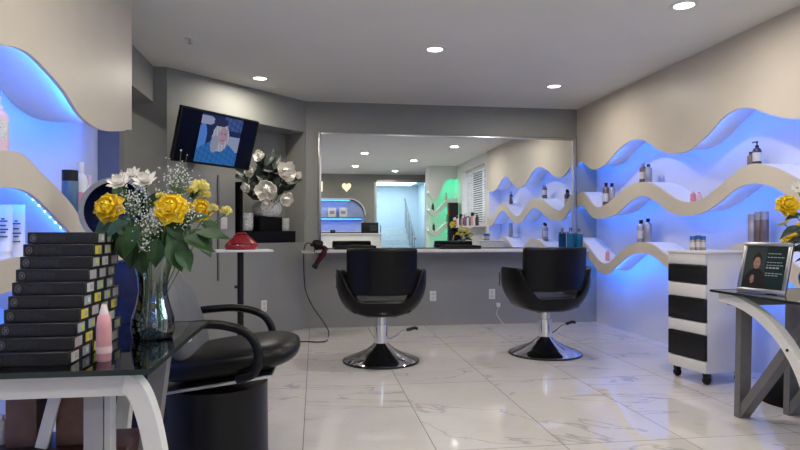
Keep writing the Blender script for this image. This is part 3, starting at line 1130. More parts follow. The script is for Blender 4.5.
def bag(u, v):
    a = 2 * PI * u
    z = .112 * v
    k = max(0, 1 - v ** 2.6) ** .5 * (.86 + .14 * math.sin(PI * min(1, v * 1.6)))
    wr = 1 + .05 * math.sin(a * 3 + v * 5)
    return Vector((math.cos(a) * .128 * k * wr + .012 * v, math.sin(a) * .085 * k * wr, z))
s.grid(bag, 36, 10)
s.bm.faces.new([v for v in sorted((v for v in s.bm.verts if v.co.z < 1e-6), key=lambda v: math.atan2(v.co.y, v.co.x))][::1][:36]) if False else None
s.build('body', M_RED, rb)
MB().tube([(-.11, -.03, .03), (-.06, -.075, .045), (.0, -.085, .05), (.06, -.075, .045), (.11, -.03, .03)], .004, 6).build('zipper', M_BLACKP, rb)
MB().tube([(-.05, 0, .095), (-.02, -.02, .122), (.03, -.02, .125), (.055, 0, .10)], .009, 8).build('handle', M_RED, rb)

# ------------------------------------------------------------------ hair dryer in its holder, with cord
hp = at_d(316, 258, 6.42)
hh = thing('dryer_holder', 'small white bracket at the left end of the counter holding the hair dryer', 'holder', (0.0, YB - .22, CZ - .02))
MB().bx(-.14, .0, -.03, .05, -.02, .0, .004).build('arm', M_WHITE, hh)
MB().tube([(-.10 + .045 * math.cos(a * PI / 8), .0 + .045 * math.sin(a * PI / 8), .004) for a in range(17)], .007, 8).build('ring', M_WHITE, hh)
hd0 = at_d(322, 255, 6.46)
hd = thing('hair_dryer', 'black and dark red hair dryer hanging nozzle-down at the end of the counter', 'hair dryer', hd0)
ax = Vector((-.62, -.1, -1)).normalized()
# barrel axis runs from upper right to lower left
q = Vector((0, 0, 1)).rotation_difference(-ax).to_matrix()
MB().lathe([(.022, -.12), (.026, -.10), (.028, -.03), (.036, .0), (.040, .05), (.036, .085), (.02, .095), (0, .096)], seg=24, rot=q).build('barrel', mat('dark red metal', (.05, .004, .008), .25, .2), hd)
MB().lathe([(.027, -.165), (.020, -.12), (.029, -.12), (.03, -.165)], seg=20, rot=q, cap=False).build('nozzle', M_BLACKP, hd)
g0 = q @ Vector((0, 0, .04))
MB().tube([g0, g0 + Vector((-.06, 0, .05)), g0 + Vector((-.12, 0, .075)), g0 + Vector((-.145, 0, .07))], [.02, .018, .017, .014], 10).build('handle', M_BLACKP, hd)
df = thing('diffuser_nozzle', 'black round diffuser attachment sticking up beside the hair dryer', 'nozzle', hd0 + Vector((-.06, .02, .03)))
q2 = Vector((0, 0, 1)).rotation_difference(Vector((.15, -.5, 1)).normalized()).to_matrix()
MB().lathe([(.0, 0), (.025, 0), (.03, .05), (.055, .085), (.06, .12), (.052, .125), (0, .118)], seg=24, rot=q2).build('cup', M_BLACKP, df)
cp = [(316, 246, 6.4), (308, 243, 6.42), (304, 250, 6.5), (304, 275, 6.55), (306, 292, 6.55), (313, 307, 6.5), (322, 320, 6.4), (328.5, 331, 6.3), (328, 338, 6.15)]
pts = [at_d(*q_) for q_ in cp] + [at_z(326, 341, .006), at_z(318, 342, .006), at_z(305, 341.5, .006), at_z(290, 343, .006)]
def smooth_path(pts, n=5):
    out = []
    for i in range(len(pts) - 1):
        p0, p1_, p2_, p3 = pts[max(i - 1, 0)], pts[i], pts[i + 1], pts[min(i + 2, len(pts) - 1)]
        for k in range(n):
            t = k / n
            out.append(.5 * ((2 * p1_) + (p2_ - p0) * t + (2 * p0 - 5 * p1_ + 4 * p2_ - p3) * t * t + (3 * p1_ - p0 - 3 * p2_ + p3) * t ** 3))
    return out + [pts[-1]]
cdp = MB().tube(smooth_path(pts), .0055, 6)
cdp.build('cord', M_BLACKP, hd, world=True)

# ------------------------------------------------------------------ counter-top things
def mat_on_counter(label, x0, x1, cy=None):
    t = thing('station_mat', label, 'tray', ((x0 + x1) / 2, YB - .16, CZ), 0, 'black trays on the counter')
    MB().box((0, 0, .01), (x1 - x0, .18, .02), .006).build('base', M_BLACKP, t)
    r_ = MB()
    r_.bx(-(x1 - x0) / 2, (x1 - x0) / 2, -.09, -.08, .02, .04, .002).bx(-(x1 - x0) / 2, (x1 - x0) / 2, .08, .09, .02, .04, .002)
    r_.build('rim', M_BLACKP, t, weld=False)


xa, xb = on_back(334, 245, .2).x, on_back(376, 245, .2).x
mat_on_counter('black tray on the counter behind the left styling chair', xa, xb)
xa, xb = on_back(441, 242, .2).x, on_back(480, 242, .2).x
mat_on_counter('black tray on the counter between the two styling chairs', xa, xb)
M_BLUEJ = mat('blue disinfectant', (.01, .20, .42), .08, var=.05, trans=.5)
def jar(label, x, h, r):
    t = thing('disinfectant_jar', label, 'jar', (x, YB - .13, CZ), 0, 'blue disinfectant jars')
    MB().lathe([(r * .9, 0), (r, .008), (r, h * .82), (r * .95, h * .84)], seg=28).build('glass_jar', M_BLUEJ, t)
    MB().lathe([(r * 1.04, h * .84), (r * 1.04, h * .93), (r * .6, h * .95), (.01, h * .96), (.01, h * 1.02), (0, h * 1.02)], seg=24).build('lid', M_CHROME, t)
    for k in range(3):
        MB().tube([(.01 * k - .01, 0, h * .9), (.015 * k - .015, .0, h * 1.16)], .004, 6).build('comb_end', M_BLACKP, t)
x0 = on_back(570.5, 245, .13).x
jar('blue disinfectant jar at the right end of the counter, left one', x0, .21, .045)
jar('blue disinfectant jar at the right end of the counter, nearest the corner', x0 + .105, .20, .045)


# ------------------------------------------------------------------ bottles
def bottle(label, loc, h, r, body, capm, style='pump', group=None, name='hair_product_bottle', sx=1.0, labelm=None, rz=0):
    t = thing(name, label, 'bottle', loc, rz, group)
    if style == 'tall':
        MB().lathe([(r * .92, 0), (r, .006), (r, h * .74), (r * .80, h * .80), (r * .42, h * .84), (r * .42, h * .86)], seg=24).build('body', body, t)
        MB().lathe([(r * .5, h * .85), (r * .5, h), (0, h)], seg=20).build('cap', capm, t)
    elif style == 'pump':
        MB().lathe([(r * .92, 0), (r, .006), (r, h * .64), (r * .75, h * .72), (r * .38, h * .76), (r * .38, h * .78)], seg=24).build('body', body, t)
        c_ = MB().lathe([(r * .45, h * .77), (r * .45, h * .84), (r * .15, h * .85), (r * .15, h * .96), (r * .3, h * .97), (r * .3, h), (0, h)], seg=18)
        c_.tube([(0, 0, h * .975), (-r * 1.1, 0, h * .965), (-r * 1.25, 0, h * .93)], r * .14, 6)
        c_.build('pump_head', capm, t, weld=False)
    elif style == 'jar':
        MB().lathe([(r * .92, 0), (r, .005), (r, h * .72), (r * .9, h * .75)], seg=24).build('body', body, t)
        MB().lathe([(r * .98, h * .74), (r * .98, h), (0, h)], seg=24).build('lid', capm, t)
    elif style == 'tube':
        MB().grid(lambda u, v: Vector((math.cos(2 * PI * u) * r * (1), math.sin(2 * PI * u) * r * (1 - .88 * v), h * .14 + h * .86 * v)), 24, 10).build('body', body, t)
        MB().lathe([(r * .85, 0), (r * .9, h * .14), (0, h * .145)], seg=24).build('cap', capm, t)
    if labelm:
        MB().lathe([(r * 1.012, h * .22), (r * 1.012, h * .56)], seg=24, cap=False).build('paper_label', labelm, t)
    return t


M_BRZ = mat('bronze plastic', (.16, .12, .12), .3, .3, var=.1)
M_SLV = mat('silver plastic', (.36, .34, .36), .3, .4, var=.08)
M_DRK = mat('dark bottle', (.05, .045, .05), .25, var=.1)
M_PINK = mat('pink plastic', (.72, .28, .32), .35, var=.05)
M_PNKW = mat('pale pink plastic', (.70, .50, .54), .35, var=.05)
M_LBL = mat('pale label', (.6, .58, .56), .6, var=.25, scale=150)
M_BLUEC = mat('blue plastic', (.05, .12, .35), .35, var=.08)
M_SLATE = mat('slate blue plastic', (.06, .13, .22), .3, var=.08)


def rbot(label, x, T, h, r, body, capm, style, dx=.10, labelm=None, dz=0):
    X = XP + dx
    y = at_x(x, 220, X).y
    z = max(zat(T, y - r * .5), zat(T, y + r * .5))
    return bottle(label, (X, y, z + dz), h, r, body, capm, style, labelm=labelm)


rbot('brown bottle with black cap at the left end of the upper wavy shelf', 606, T2, .27, .036, M_BRZ, M_BLACKP, 'tall', labelm=M_LBL)
rbot('silver bottle beside the brown one at the left end of the upper wavy shelf', 612, T2, .26, .034, M_SLV, M_BLACKP, 'tall', .14)
rbot('bronze bottle on the first crest of the upper wavy shelf, left of its pair', 643, T2, .20, .034, M_BRZ, M_SLV, 'tall', labelm=M_LBL)
rbot('silver bottle on the first crest of the upper wavy shelf, right of its pair', 648.5, T2, .18, .034, M_SLV, M_DRK, 'tall', .12)
rbot('small pink bottle in the dip of the upper wavy shelf, left one', 693, T2, .085, .022, M_PINK, M_PNKW, 'tall')
rbot('small pale pink bottle in the dip of the upper wavy shelf, right one', 699, T2, .085, .022, M_PNKW, M_PINK, 'tall', .12)
rbot('short dark bottle on the high crest of the upper wavy shelf', 751, T2, .13, .026, M_BRZ, M_DRK, 'tall')
rbot('taller dark spray bottle on the high crest of the upper wavy shelf', 757, T2, .19, .030, M_DRK, M_BLACKP, 'pump', .12, M_LBL)
rbot('small pink bottle in the dip at the left end of the lower wavy shelf', 607.5, T3, .11, .022, M_PINK, M_PNKW, 'tall')
rbot('silver bottle on the crest of the lower wavy shelf, left of its pair', 641, T3, .235, .036, M_SLV, M_BLACKP, 'tall', labelm=M_LBL)
rbot('grey bottle on the crest of the lower wavy shelf, right of its pair', 648, T3, .235, .036, M_SLV, M_BLACKP, 'tall', .12)
rbot('tall silver bottle behind the picture frame, leftmost of three', 752, T3, .215, .028, M_SLV, M_SLV, 'jar')
rbot('tall bronze bottle behind the picture frame, middle of three', 758.5, T3, .225, .028, M_BRZ, M_SLV, 'jar', .12)
rbot('tall bronze bottle behind the picture frame, rightmost of three', 764.5, T3, .225, .028, M_BRZ, M_SLV, 'jar', .13)


def lbot(label, x, T, h, r, body, capm, style, X=-1.22, labelm=None, dz=0):
    y = at_x(x, 220, X).y
    z = max(zat(T, y - r * .5), zat(T, y + r * .5))
    return bottle(label, (X, y, z + dz), h, r, body, capm, style, labelm=labelm)


lbot('white and pink pump bottle on the left wall shelf at the photo edge', -1, TL, .21, .032, M_PNKW, M_WHITE, 'pump', -1.19, M_LBL)
lbot('slate blue bottle with black lid on the left wall shelf', 70, TL, .20, .036, M_SLATE, M_BLACKP, 'jar', -1.157)
lbot('tall white bottle with pink label on the left wall shelf', 81, TL, .345, .030, M_WHITE, M_WHITE, 'tall', -1.16, M_PINK)
lbot('short white bottle with pink label on the left wall shelf beside the tall one', 89, TL, .33, .026, M_WHITE, M_PNKW, 'tall', -1.17, M_PINK)
M_PRINT = mat('dark print', (.08, .08, .09), .6)
for i, (x, l) in enumerate(((3, 'white product tube with dark lettering, at the photo edge left of its twin'), (16, 'white product tube with dark lettering, nearest the black boxes'))):
    X = -1.22
    y = at_x(x, 230, X).y
    z = zat(TL3, y)
    zt = at_x(x, 206, X).z
    t = lbot(l, x, TL3, zt - z, .032, M_WHITE, M_WHITE, 'tube', X)
    pr = MB()
    for k, (zz, ww) in enumerate(((.42, .03), (.50, .018), (.55, .034), (.62, .02), (.70, .030), (.74, .012))):
        pr.box((.0, -.031 + .012 * (zz - .42), (zt - z) * zz), (ww, .003, .006))
    pr2 = pr.build('lettering', M_PRINT, t, smooth=False, weld=False)
    t.rotation_euler = (0, 0, R(25))

# ------------------------------------------------------------------ trolley
ta, tb = at_d(700, 385, 4.18), at_d(665, 376, 4.50)
ang = math.atan2(tb.y - ta.y, tb.x - ta.x)
mid = (ta + tb) / 2
CWd = 0.345                      # width of the drawer face
trd = 0.46
# local: face looks to -Y local, width along X local
rz = ang - PI
tr = thing('storage_trolley', 'white salon trolley with three black drawers on casters against the right wall', 'trolley', (2.60 + .02, 4.02, 0), 0)
tr.location = (2.862, 4.06, 0)
TM[tr.name] = Matrix.Translation((2.862, 4.06, 0)) @ Matrix.Rotation(R(-80), 4, 'Z')
tr.rotation_euler = (0, 0, R(-80))
# local frame: front (drawers) = -Y local -> world -X
HW, HD, ZT, ZB = .178, .195, .945, .085
MB().bx(-HW, HW, -HD, -HD + .0, ZB, ZT) if False else None
bd = MB()
bd.bx(-HW, HW, -HD + .02, HD, ZB, ZT - .02, .003).bx(-HW - .006, HW + .006, -HD - .006, HD, ZT - .02, ZT, .004)
bd.build('body', M_WHITE, tr, weld=False)
zz = ZT - .02
faces = [(ZB, .17, 0), (.17, .355, 1), (.355, .44, 0), (.44, .61, 1), (.61, .71, 0), (.71, .845, 1), (.845, ZT - .02, 0)]
for a_, b_, k in faces:
    if k:
        o = MB()
        o.bx(-HW + .002, HW - .002, -HD - .002, -HD + .02, a_ + .004, b_ - .004, .004)
        dr = o.build('drawer', mat('black drawer', (.004, .004, .005), .5), tr)
        MB().bx(-HW + .03, HW - .03, -HD - .008, -HD - .003, b_ - .02, b_ - .012, .001).build('drawer_pull', M_BLACKP, dr)
    else:
        MB().bx(-HW, HW, -HD, -HD + .02, a_ + .002, b_ - .002, .003).build('front_panel', M_WHITE, tr)
for sx in (-1, 1):
    for sy in (-1, 1):
        c = MB()
        q = Matrix.Rotation(R(90), 3, 'Y')
        c.lathe([(0, -.014), (.028, -.013), (.031, 0), (.028, .013), (0, .014)], c=(sx * (HW - .04), sy * (HD - .05), .031), seg=20, rot=q)
        c.box((sx * (HW - .04), sy * (HD - .05), .068), (.04, .04, .034), .006)
        c.build('caster', M_BLACKP, tr, weld=False)
trm = TM[tr.name]
for i, (x, l, h) in enumerate(((692.5, 'short grey bottle with blue lid on the white trolley, left one', .105), (698, 'short grey bottle with blue lid on the white trolley, middle one', .11), (703, 'short grey bottle with blue lid on the white trolley, right one', .105))):
    p = at_z(x, 249, ZT)
    pz = at_d(x, 249, 4.42)
    bottle(l, (pz.x, pz.y, ZT), h, .019, M_SLV, M_BLUEC, 'jar', 'short bottles on the trolley', labelm=M_LBL)

# ------------------------------------------------------------------ glass tables
def glass_table(label, x0, x1, y0, y1, front):
    """long axis along Y. front = the X of the long side that carries the white arches."""
    cx, cy = (x0 + x1) / 2, (y0 + y1) / 2
    th = thing('manicure_table', label, 'glass table', (cx, cy, 0), 0, 'glass manicure tables with white arched legs')
    g = MB().bx(x0, x1, y0, y1, .730, .742, .002)
    g.build('glass_top', M_TABLEGLASS, th, smooth=False, world=True)
    e_ = MB()
    t_ = .0025
    e_.bx(x0 - t_, x0, y0, y1, .729, .743).bx(x1, x1 + t_, y0, y1, .729, .743).bx(x0 - t_, x1 + t_, y0 - t_, y0, .729, .743).bx(x0 - t_, x1 + t_, y1, y1 + t_, .729, .743)
    e_.build('glass_edge', M_GLASSEDGE, th, smooth=False, world=True, weld=False)
    return th


tb2 = glass_table('glass-topped table at the right edge with a picture frame on it', 2.30, 2.86, 1.95, 3.235, 2.3)
def arch(xc, ys, flip, w_=.05, t_=.05, rx=.62, foot=0.0, top=.705):
    pts = []
    for i in range(19):
        a = PI / 2 * i / 18
        pts.append((xc, ys - flip * rx * (1 - math.cos(a)) , 0) if False else (xc, ys + flip * rx * math.sin(a) ** 1.0, foot + (top - foot) * math.cos(a) ** .8))
    return pts
# white arches on the near long side: rise from the floor to the far tip
def white_arch(th, xc, y_tip, y_foot, name='arched_leg', w_=.045):
    pts = []
    n = 22
    for i in range(n + 1):
        a = PI / 2 * i / n
        y = y_tip + (y_foot - y_tip) * math.sin(a)
        z = .704 * math.cos(a) ** .85 if i < n else 0.0
        pts.append(Vector((xc, y, max(z, 0.0))))
    b_ = MB().strap(pts, (1, 0, 0), w_, .055)
    for v in b_.bm.verts:
        v.co.z = min(max(v.co.z, 0.001), .729)
    o = b_.build(name, M_WHITE, th, world=True)
    k = 13
    sg = 1 if th.location.x < xc else -1
    return o, pts


for xc in (2.35, 2.80):
    for yt, yf in ((3.20, 2.52), (1.98, 2.66)):
        if xc == 2.35 and yt < 2.5:
            pass
        o, pts = white_arch(tb2, xc if yt > 2.5 else xc + .0, yt, yf if yt > 2.5 else yf) if yt > 2.5 else (None, None)
        if o and xc == 2.35:
            MB().tube([pts[12] + Vector((-.02, 0, 0)), pts[12] + Vector((-.026, 0, 0))], .008, 10).build('bolt_cap', M_BLACKP, o, world=True)
for xc in (2.47, 2.79):
    # grey V frames at the far end
    MB().strap([(xc, 3.19, 0), (xc, 3.17, .728)], (1, 0, 0), .07, .045).build('post', M_GREYM, tb2, world=True)
    MB().strap([(xc, 3.185, .02), (xc, 2.62, .728)], (1, 0, 0), .06, .05).build('diagonal_strut', M_GREYM, tb2, world=True)
    MB().strap([(xc, 2.0, 0), (xc, 2.02, .728)], (1, 0, 0), .07, .045).build('post', M_GREYM, tb2, world=True)
MB().bx(2.35, 2.80, 3.12, 3.16, .66, .70, .003).build('cross_bar', M_GREYM, tb2, world=True)
MB().bx(2.35, 2.80, 2.0, 2.04, .66, .70, .003).build('cross_bar', M_GREYM, tb2, world=True)

tb1 = glass_table('glass-topped table in the left foreground carrying the black boxes and the rose vase', -1.05, -.405, 1.55, 2.36, -.4)
MB().bx(-1.02, -.455, 1.60, 1.65, .665, .722, .004).build('front_rail', M_WHITE, tb1, world=True)
MB().bx(-1.02, -.455, 2.29, 2.33, .675, .722, .004).build('rear_rail', M_WHITE, tb1, world=True)
# curved front leg sweeping right and down
def strap_leg(pts, wd, w_, t_, name, m, th):
    b_ = MB().strap(pts, wd, w_, t_)
    for v in b_.bm.verts:
        v.co.z = min(max(v.co.z, 0.0005), .7285)
    return b_.build(name, m, th, world=True)
arcp = []
for i in range(21):
    a = PI / 2 * i / 20
    arcp.append((-.475 + .10 * math.sin(a) , 1.61 + .02 * i / 20, .70 * math.cos(a) ** .9 if i < 20 else 0))
strap_leg(arcp, (0, 1, 0), .05, .045, 'arched_leg', M_WHITE, tb1)
arcp2 = [(-.60 - (x + .475), y + .66, z) for x, y, z in arcp]
strap_leg(arcp2, (0, 1, 0), .05, .045, 'arched_leg', M_WHITE, tb1)
arcq = [(-.42 - .22 * math.sin(PI / 2 * i / 20) + .02, 2.05, .70 * math.cos(PI / 2 * i / 20) ** .9 if i < 20 else 0) for i in range(21)]
MB().bx(-.597, -.548, 1.66, 1.71, 0, .722, .003).build('post', mat('mid grey metal', (.33, .33, .34), .4, .2), tb1, world=True)
MB().bx(-.546, -.530, 1.66, 1.71, 0, .722, .003).build('slim_post', mat('light grey metal', (.42, .42, .43), .35, .2), tb1, world=True)
strap_leg([(-.56, 1.95, 0), (-.47, 1.95, .722)], (0, 1, 0), .06, .05, 'diagonal_strut', M_GREYM, tb1)
strap_leg([(-1.02, 2.2, 0), (-.96, 2.2, .722)], (0, 1, 0), .05, .05, 'rear_leg', M_WHITE, tb1)

# ------------------------------------------------------------------ low shelf under the left table
LSX, LSY = -.80, 2.05
ls = thing('low_shelf', 'dark reddish low shelf with packages under the left glass table', 'shelf', (LSX, LSY, 0))
M_DRW = mat('dark red wood', (.05, .016, .014), .35, var=.3)
for zz in (.10, .395):
    MB().bx(-.22, .22, -.09, .10, zz, zz + .018, .002).build('shelf_board', M_DRW, ls)
for sx in (-1, 1):
    MB().bx(sx * .20, sx * .218, -.09, .10, 0, .395, .002).build('side_panel', M_DRW, ls)
M_CARD = mat('brown cardboard', (.16, .085, .055), .7, var=.15)
M_CARD2 = mat('ochre cardboard', (.26, .14, .03), .7, var=.15)
for (x, w_, h, m, l, zb) in ((-.10, .09, .25, M_CARD, 'brown package standing on the low shelf, left one', .413), (.05, .10, .26, M_CARD, 'brown package standing on the low shelf, right one', .413), (-.09, .10, .18, M_CARD2, 'ochre package on the bottom board of the low shelf', .118)):
    t = thing('package_box', l, 'box', (LSX + x, LSY, zb))
    MB().box((0, 0.01, h / 2), (w_, .12, h), .003).build('carton', m, t)
    MB().box((0, -.051, h * .8), (w_ * .5, .002, h * .12)).build('tape', M_LBL, t)
t = thing('white_board', 'narrow white board leaning between the brown packages on the low shelf', 'board', (LSX - .03, LSY - .07, .413))
MB().box((.028, 0, .125), (.035, .016, .25), .002, rot=Euler((0, R(14), 0))).build('panel', M_WHITE, t)
bottle('small white bottle on the low shelf under the left table', (LSX - .18, LSY, .413), .09, .018, M_WHITE, M_WHITE, 'tall')

# ------------------------------------------------------------------ black colour boxes
BXW, BXD, BXH = .185, .078, .0338
BX1 = -.618
TBZ = .742
M_BOX = mat('black carton', (.007, .007, .008), .45, var=.3, scale=40)
M_BOXP = mat('grey print', (.022, .022, .024), .5, var=.5, scale=120)
M_RING = mat('pale print', (.10, .10, .11), .5, var=.3, scale=100)
ENDS = [mat('end label white', (.55, .54, .52), .6), mat('end label yellow', (.62, .50, .06), .6), mat('end label pink', (.45, .38, .38), .6), mat('end label grey', (.30, .32, .33), .6), mat('end label pale grey', (.34, .40, .40), .6)]
ordn = ['top', 'second', 'third', 'fourth', 'fifth', 'sixth', 'seventh', 'eighth', 'ninth', 'bottom']
coln = ['front box', 'second box from the front', 'third box from the front', 'fourth box from the front', 'fifth box from the front']
proto = {}
NB = 10
for li in range(NB):                # li 0 = bottom
    yf = 1.625 + .0215 * li
    n = max(2, int((2.0 - yf) / BXD + .5))
    for c in range(n):
        ly = yf + c * (BXD + .0012) + BXD / 2
        k = (li * 2 + c * 3 + (li * c) % 4) % 5
        nm = ordn[NB - 1 - li]
        label = 'black hair colour box, %s in the %s layer of the pile' % (coln[c], nm)
        loc = (BX1 - BXW / 2 + random.uniform(-.0015, .0015), ly, TBZ + li * BXH)
        if k in proto:
            t = dup(proto[k], loc, 0, label)
            continue
        t = thing('hair_color_box', label, 'box', loc, 0, 'black hair colour boxes piled on the left table')
        proto[k] = t
        h, w2, d2 = BXH - .0006, BXW / 2, BXD / 2
        MB().box((0, 0, h / 2), (BXW, BXD, h), .0015, 1).build('carton', M_BOX, t)
        p_ = MB()
        for q in range(16):
            x = -w2 + .030 + q * .0045
            hh_ = h * random.uniform(.35, .75)
            p_.box((x, -d2 - .0002, h / 2), (.0022, .0006, hh_))
        p_.build('side_print', M_BOXP, t, smooth=False, weld=False)
        rg = MB()
        rg.tube([(-w2 + .016 + .0075 * math.cos(a * PI / 8), -d2 - .0006, h / 2 + .0095 * math.sin(a * PI / 8)) for a in range(17)], .0012, 5, cap=False)
        rg.box((-w2 + .016, -d2 - .0003, h / 2), (.007, .0006, .010))
        rg.build('round_emblem', M_RING, t, weld=False)
        MB().box((w2 + .0003, -.002, h / 2), (.0008, BXD * .62, h * .74)).build('end_label', ENDS[k], t, smooth=False)
        MB().box((w2 + .0008, .006, h * .5), (.0006, BXD * .22, h * .40)).build('shade_swatch', ENDS[(k + 2) % 5], t, smooth=False)

# pink bottle on the table
pb = at_z(104, 361, TBZ)
t = thing('pink_bottle', 'pink tapered bottle standing on the glass table in front of the black boxes', 'bottle', (pb.x, pb.y, TBZ))
MB().lathe([(.016, 0), (.018, .004), (.019, .07), (.018, .10), (.015, .118), (.010, .124)], seg=24).build('body', mat('pink liquid bottle', (.62, .30, .33), .3, var=.12), t)
MB().lathe([(.0195, .022), (.0195, .040)], seg=24, cap=False).build('paper_label', M_PNKW, t)
MB().lathe([(.011, .122), (.011, .128), (.008, .140), (.006, .148), (0, .148)], seg=18).build('nozzle', mat('clear pink cap', (.72, .62, .63), .3), t)

# ------------------------------------------------------------------ rose vase
vb = at_z(153, 338, TBZ)
VX, VY = vb.x, vb.y
va_ = thing('glass_vase', 'clear glass vase with glass beads holding the yellow roses on the left table', 'vase', (VX, VY, TBZ))
VH = .262
prof = [(.050, 0), (.060, .004), (.066, .03), (.064, .065), (.050, .11), (.043, .15), (.046, .19), (.056, .235), (.062, VH)]
MB().lathe(prof + [(r - .003, z) for r, z in prof[::-1][:-1]] + [(0.04, .008), (0, .008)], seg=40, cap=False).build('glass_body', M_VASE, va_)
MB().lathe([(0, .009), (.055, .01), (.061, .03), (.0595, .065), (.047, .10), (.0, .10)], seg=32).build('water', glass_mat('vase water', (.78, .86, .90), .06), va_)
bd = MB()
M_BEAD = mat('dark glass beads', (.05, .09, .13), .1, var=.5, scale=40)
for k in range(90):
    a = random.uniform(0, 2 * PI)
    r = random.uniform(0, .047)
    bd.ball((r * math.cos(a), r * math.sin(a), .016 + random.uniform(0, .045)), .0065, 1)
o = bd.build('glass_beads', M_BEAD, va_, weld=False)
o['kind'] = 'stuff'
VB = Vector((VX, VY, TBZ + .07))
def vb_():
    return VB + Vector((random.uniform(-.022, .022), random.uniform(-.022, .022), random.uniform(-.02, .02)))
Y0 = 1.93
rose('deep yellow rose at the left of the vase bouquet, above the black boxes', at_d(106, 206, 1.84), (-.3, -1, .35), vb_(), .040, M_YEL, group='yellow roses in the vase', leaves=1)
rose('fully open yellow rose at the centre of the vase bouquet', at_d(170, 206, 1.80), (.05, -1, .45), vb_(), .042, M_YEL, group='yellow roses in the vase', leaves=1)
rose('smaller yellow rose at the right of the vase bouquet', at_d(201, 209, 1.90), (.4, -1, .2), vb_(), .032, M_YEL, group='yellow roses in the vase', leaves=1)
for (x, y, r, dd, l) in ((200, 186, .028, 1.9, 'pale yellow carnation at the upper right of the bouquet'), (192, 190, .017, 1.95, 'small pale yellow carnation left of the topmost one'), (226, 211, .019, 1.86, 'pale yellow carnation at the far right tip of the bouquet'), (213, 208, .017, 1.9, 'small pale yellow carnation between the right rose and the far right tip'), (160, 195, .013, 1.9, 'tiny pale yellow carnation above the centre rose'), (205, 195, .020, 1.92, 'pale yellow carnation just above the right-hand rose')):
    ruffle(l, at_d(x, y, dd), vb_(), r, M_PALE, group='pale yellow carnations in the vase')
for (x, y, r, dd, l) in ((120, 184, .042, 1.88, 'white lily at the upper left of the vase bouquet'), (146, 182, .044, 1.92, 'white lily at the top middle of the vase bouquet'), (133, 176, .034, 1.98, 'white lily between and behind the other two at the top')):
    open_flower(l, at_d(x, y, dd), (random.uniform(-.4, .4), -1, .9), vb_(), r, 8, M_PETW, 'white_lily', 'lily', 'white flowers in the vase', 2, wf=.22)
M_BB = mat('tiny white blossoms', (.66, .66, .66), .6)
def breath(label, x, y, dd, sp, n):
    h = at_d(x, y, dd)
    b0 = vb_()
    t = thing('babys_breath', label, 'filler flower', b0, 0, 'sprays of tiny white flowers in the vase')
    bl_ = MB()
    stx = MB()
    stx.tube(stem_pts(b0, h - Vector((0, 0, sp))), .0015, 5)
    for k in range(n):
        p_ = h + Vector((random.gauss(0, sp * .55), random.gauss(0, sp * .5), random.gauss(0, sp * .6)))
        bl_.ball(p_, random.uniform(.0016, .0034), 1)
        if k % 3 == 0:
            stx.tube([h - Vector((0, 0, sp)), p_], .0006, 4)
    o = bl_.build('blossoms', M_BB, t, world=True, weld=False)
    o['kind'] = 'stuff'
    stx.build('stems', M_STEM, t, world=True, weld=False)
for (x, y, dd, sp, n, l) in ((177, 182, 1.95, .050, 190, 'airy spray of tiny white flowers above the centre rose'), (150, 222, 1.80, .038, 130, 'drooping spray of tiny white flowers low at the front of the bouquet'), (133, 200, 1.86, .050, 170, 'spray of tiny white flowers between the left and centre roses'), (188, 215, 1.84, .034, 100, 'small spray of tiny white flowers under the right rose'), (146, 245, 1.80, .022, 45, 'lowest spray of tiny white flowers hanging over the vase neck')):
    breath(l, x, y, dd, sp, n)
fl = thing('bouquet_foliage', 'dark green leaves spreading around the yellow roses over the vase', 'foliage', VB)
def fleaf(x, y, dd, ang_, L, W, up=(0, -.6, .8), yd=0):
    l = MB()
    x_, z_ = math.cos(ang_), math.sin(ang_)
    leaf(l, at_d(x, y, dd), Vector((x_, yd, z_)), Vector(up), L, W, .12)
    l.build('leaf', M_LEAF, fl, world=True, fixn=False)
for a_ in ((196, 233, 1.82, -.1, .105, .05), (183, 238, 1.80, -.35, .10, .06), (170, 240, 1.78, -1.2, .10, .065), (158, 238, 1.80, -1.7, .09, .06), (140, 226, 1.78, -2.1, .11, .07), (128, 222, 1.80, -2.6, .09, .06), (180, 222, 1.84, .3, .09, .05), (165, 225, 1.84, -.6, .09, .06), (150, 232, 1.86, -1.4, .11, .07), (115, 222, 1.85, -2.0, .10, .06),
           (110, 225, 1.86, -1.5, .10, .05), (200, 222, 1.88, -.5, .08, .05), (135, 240, 1.82, -1.8, .09, .06), (120, 235, 1.86, -1.2, .10, .06), (148, 210, 1.92, 1.0, .08, .05), (190, 200, 1.95, .8, .08, .04), (123, 205, 1.95, 1.9, .08, .045), (168, 232, 1.82, -1.0, .11, .065), (178, 246, 1.79, -1.1, .085, .055), (138, 250, 1.84, -1.4, .08, .05)):
    fleaf(*a_)
for k in range(16):
    x = random.uniform(108, 195)
    fleaf(x, random.uniform(212, 238), random.uniform(1.88, 2.0), random.uniform(-2.6, -.5), random.uniform(.08, .12), random.uniform(.05, .07), yd=random.uniform(-.4, .4))
sm = MB()
for k in range(14):
    x = random.uniform(120, 195)
    sm.tube(stem_pts(vb_(), at_d(x, random.uniform(215, 235), 1.9), .18), .0022, 5)
sm.build('stems', M_STEM, fl, world=True, weld=False)

# ------------------------------------------------------------------ dryer chair in the left foreground
dc = thing('dryer_chair', 'black padded salon armchair on a round drum base, left foreground', 'salon chair', (-.45, 2.84, 0), R(-2))
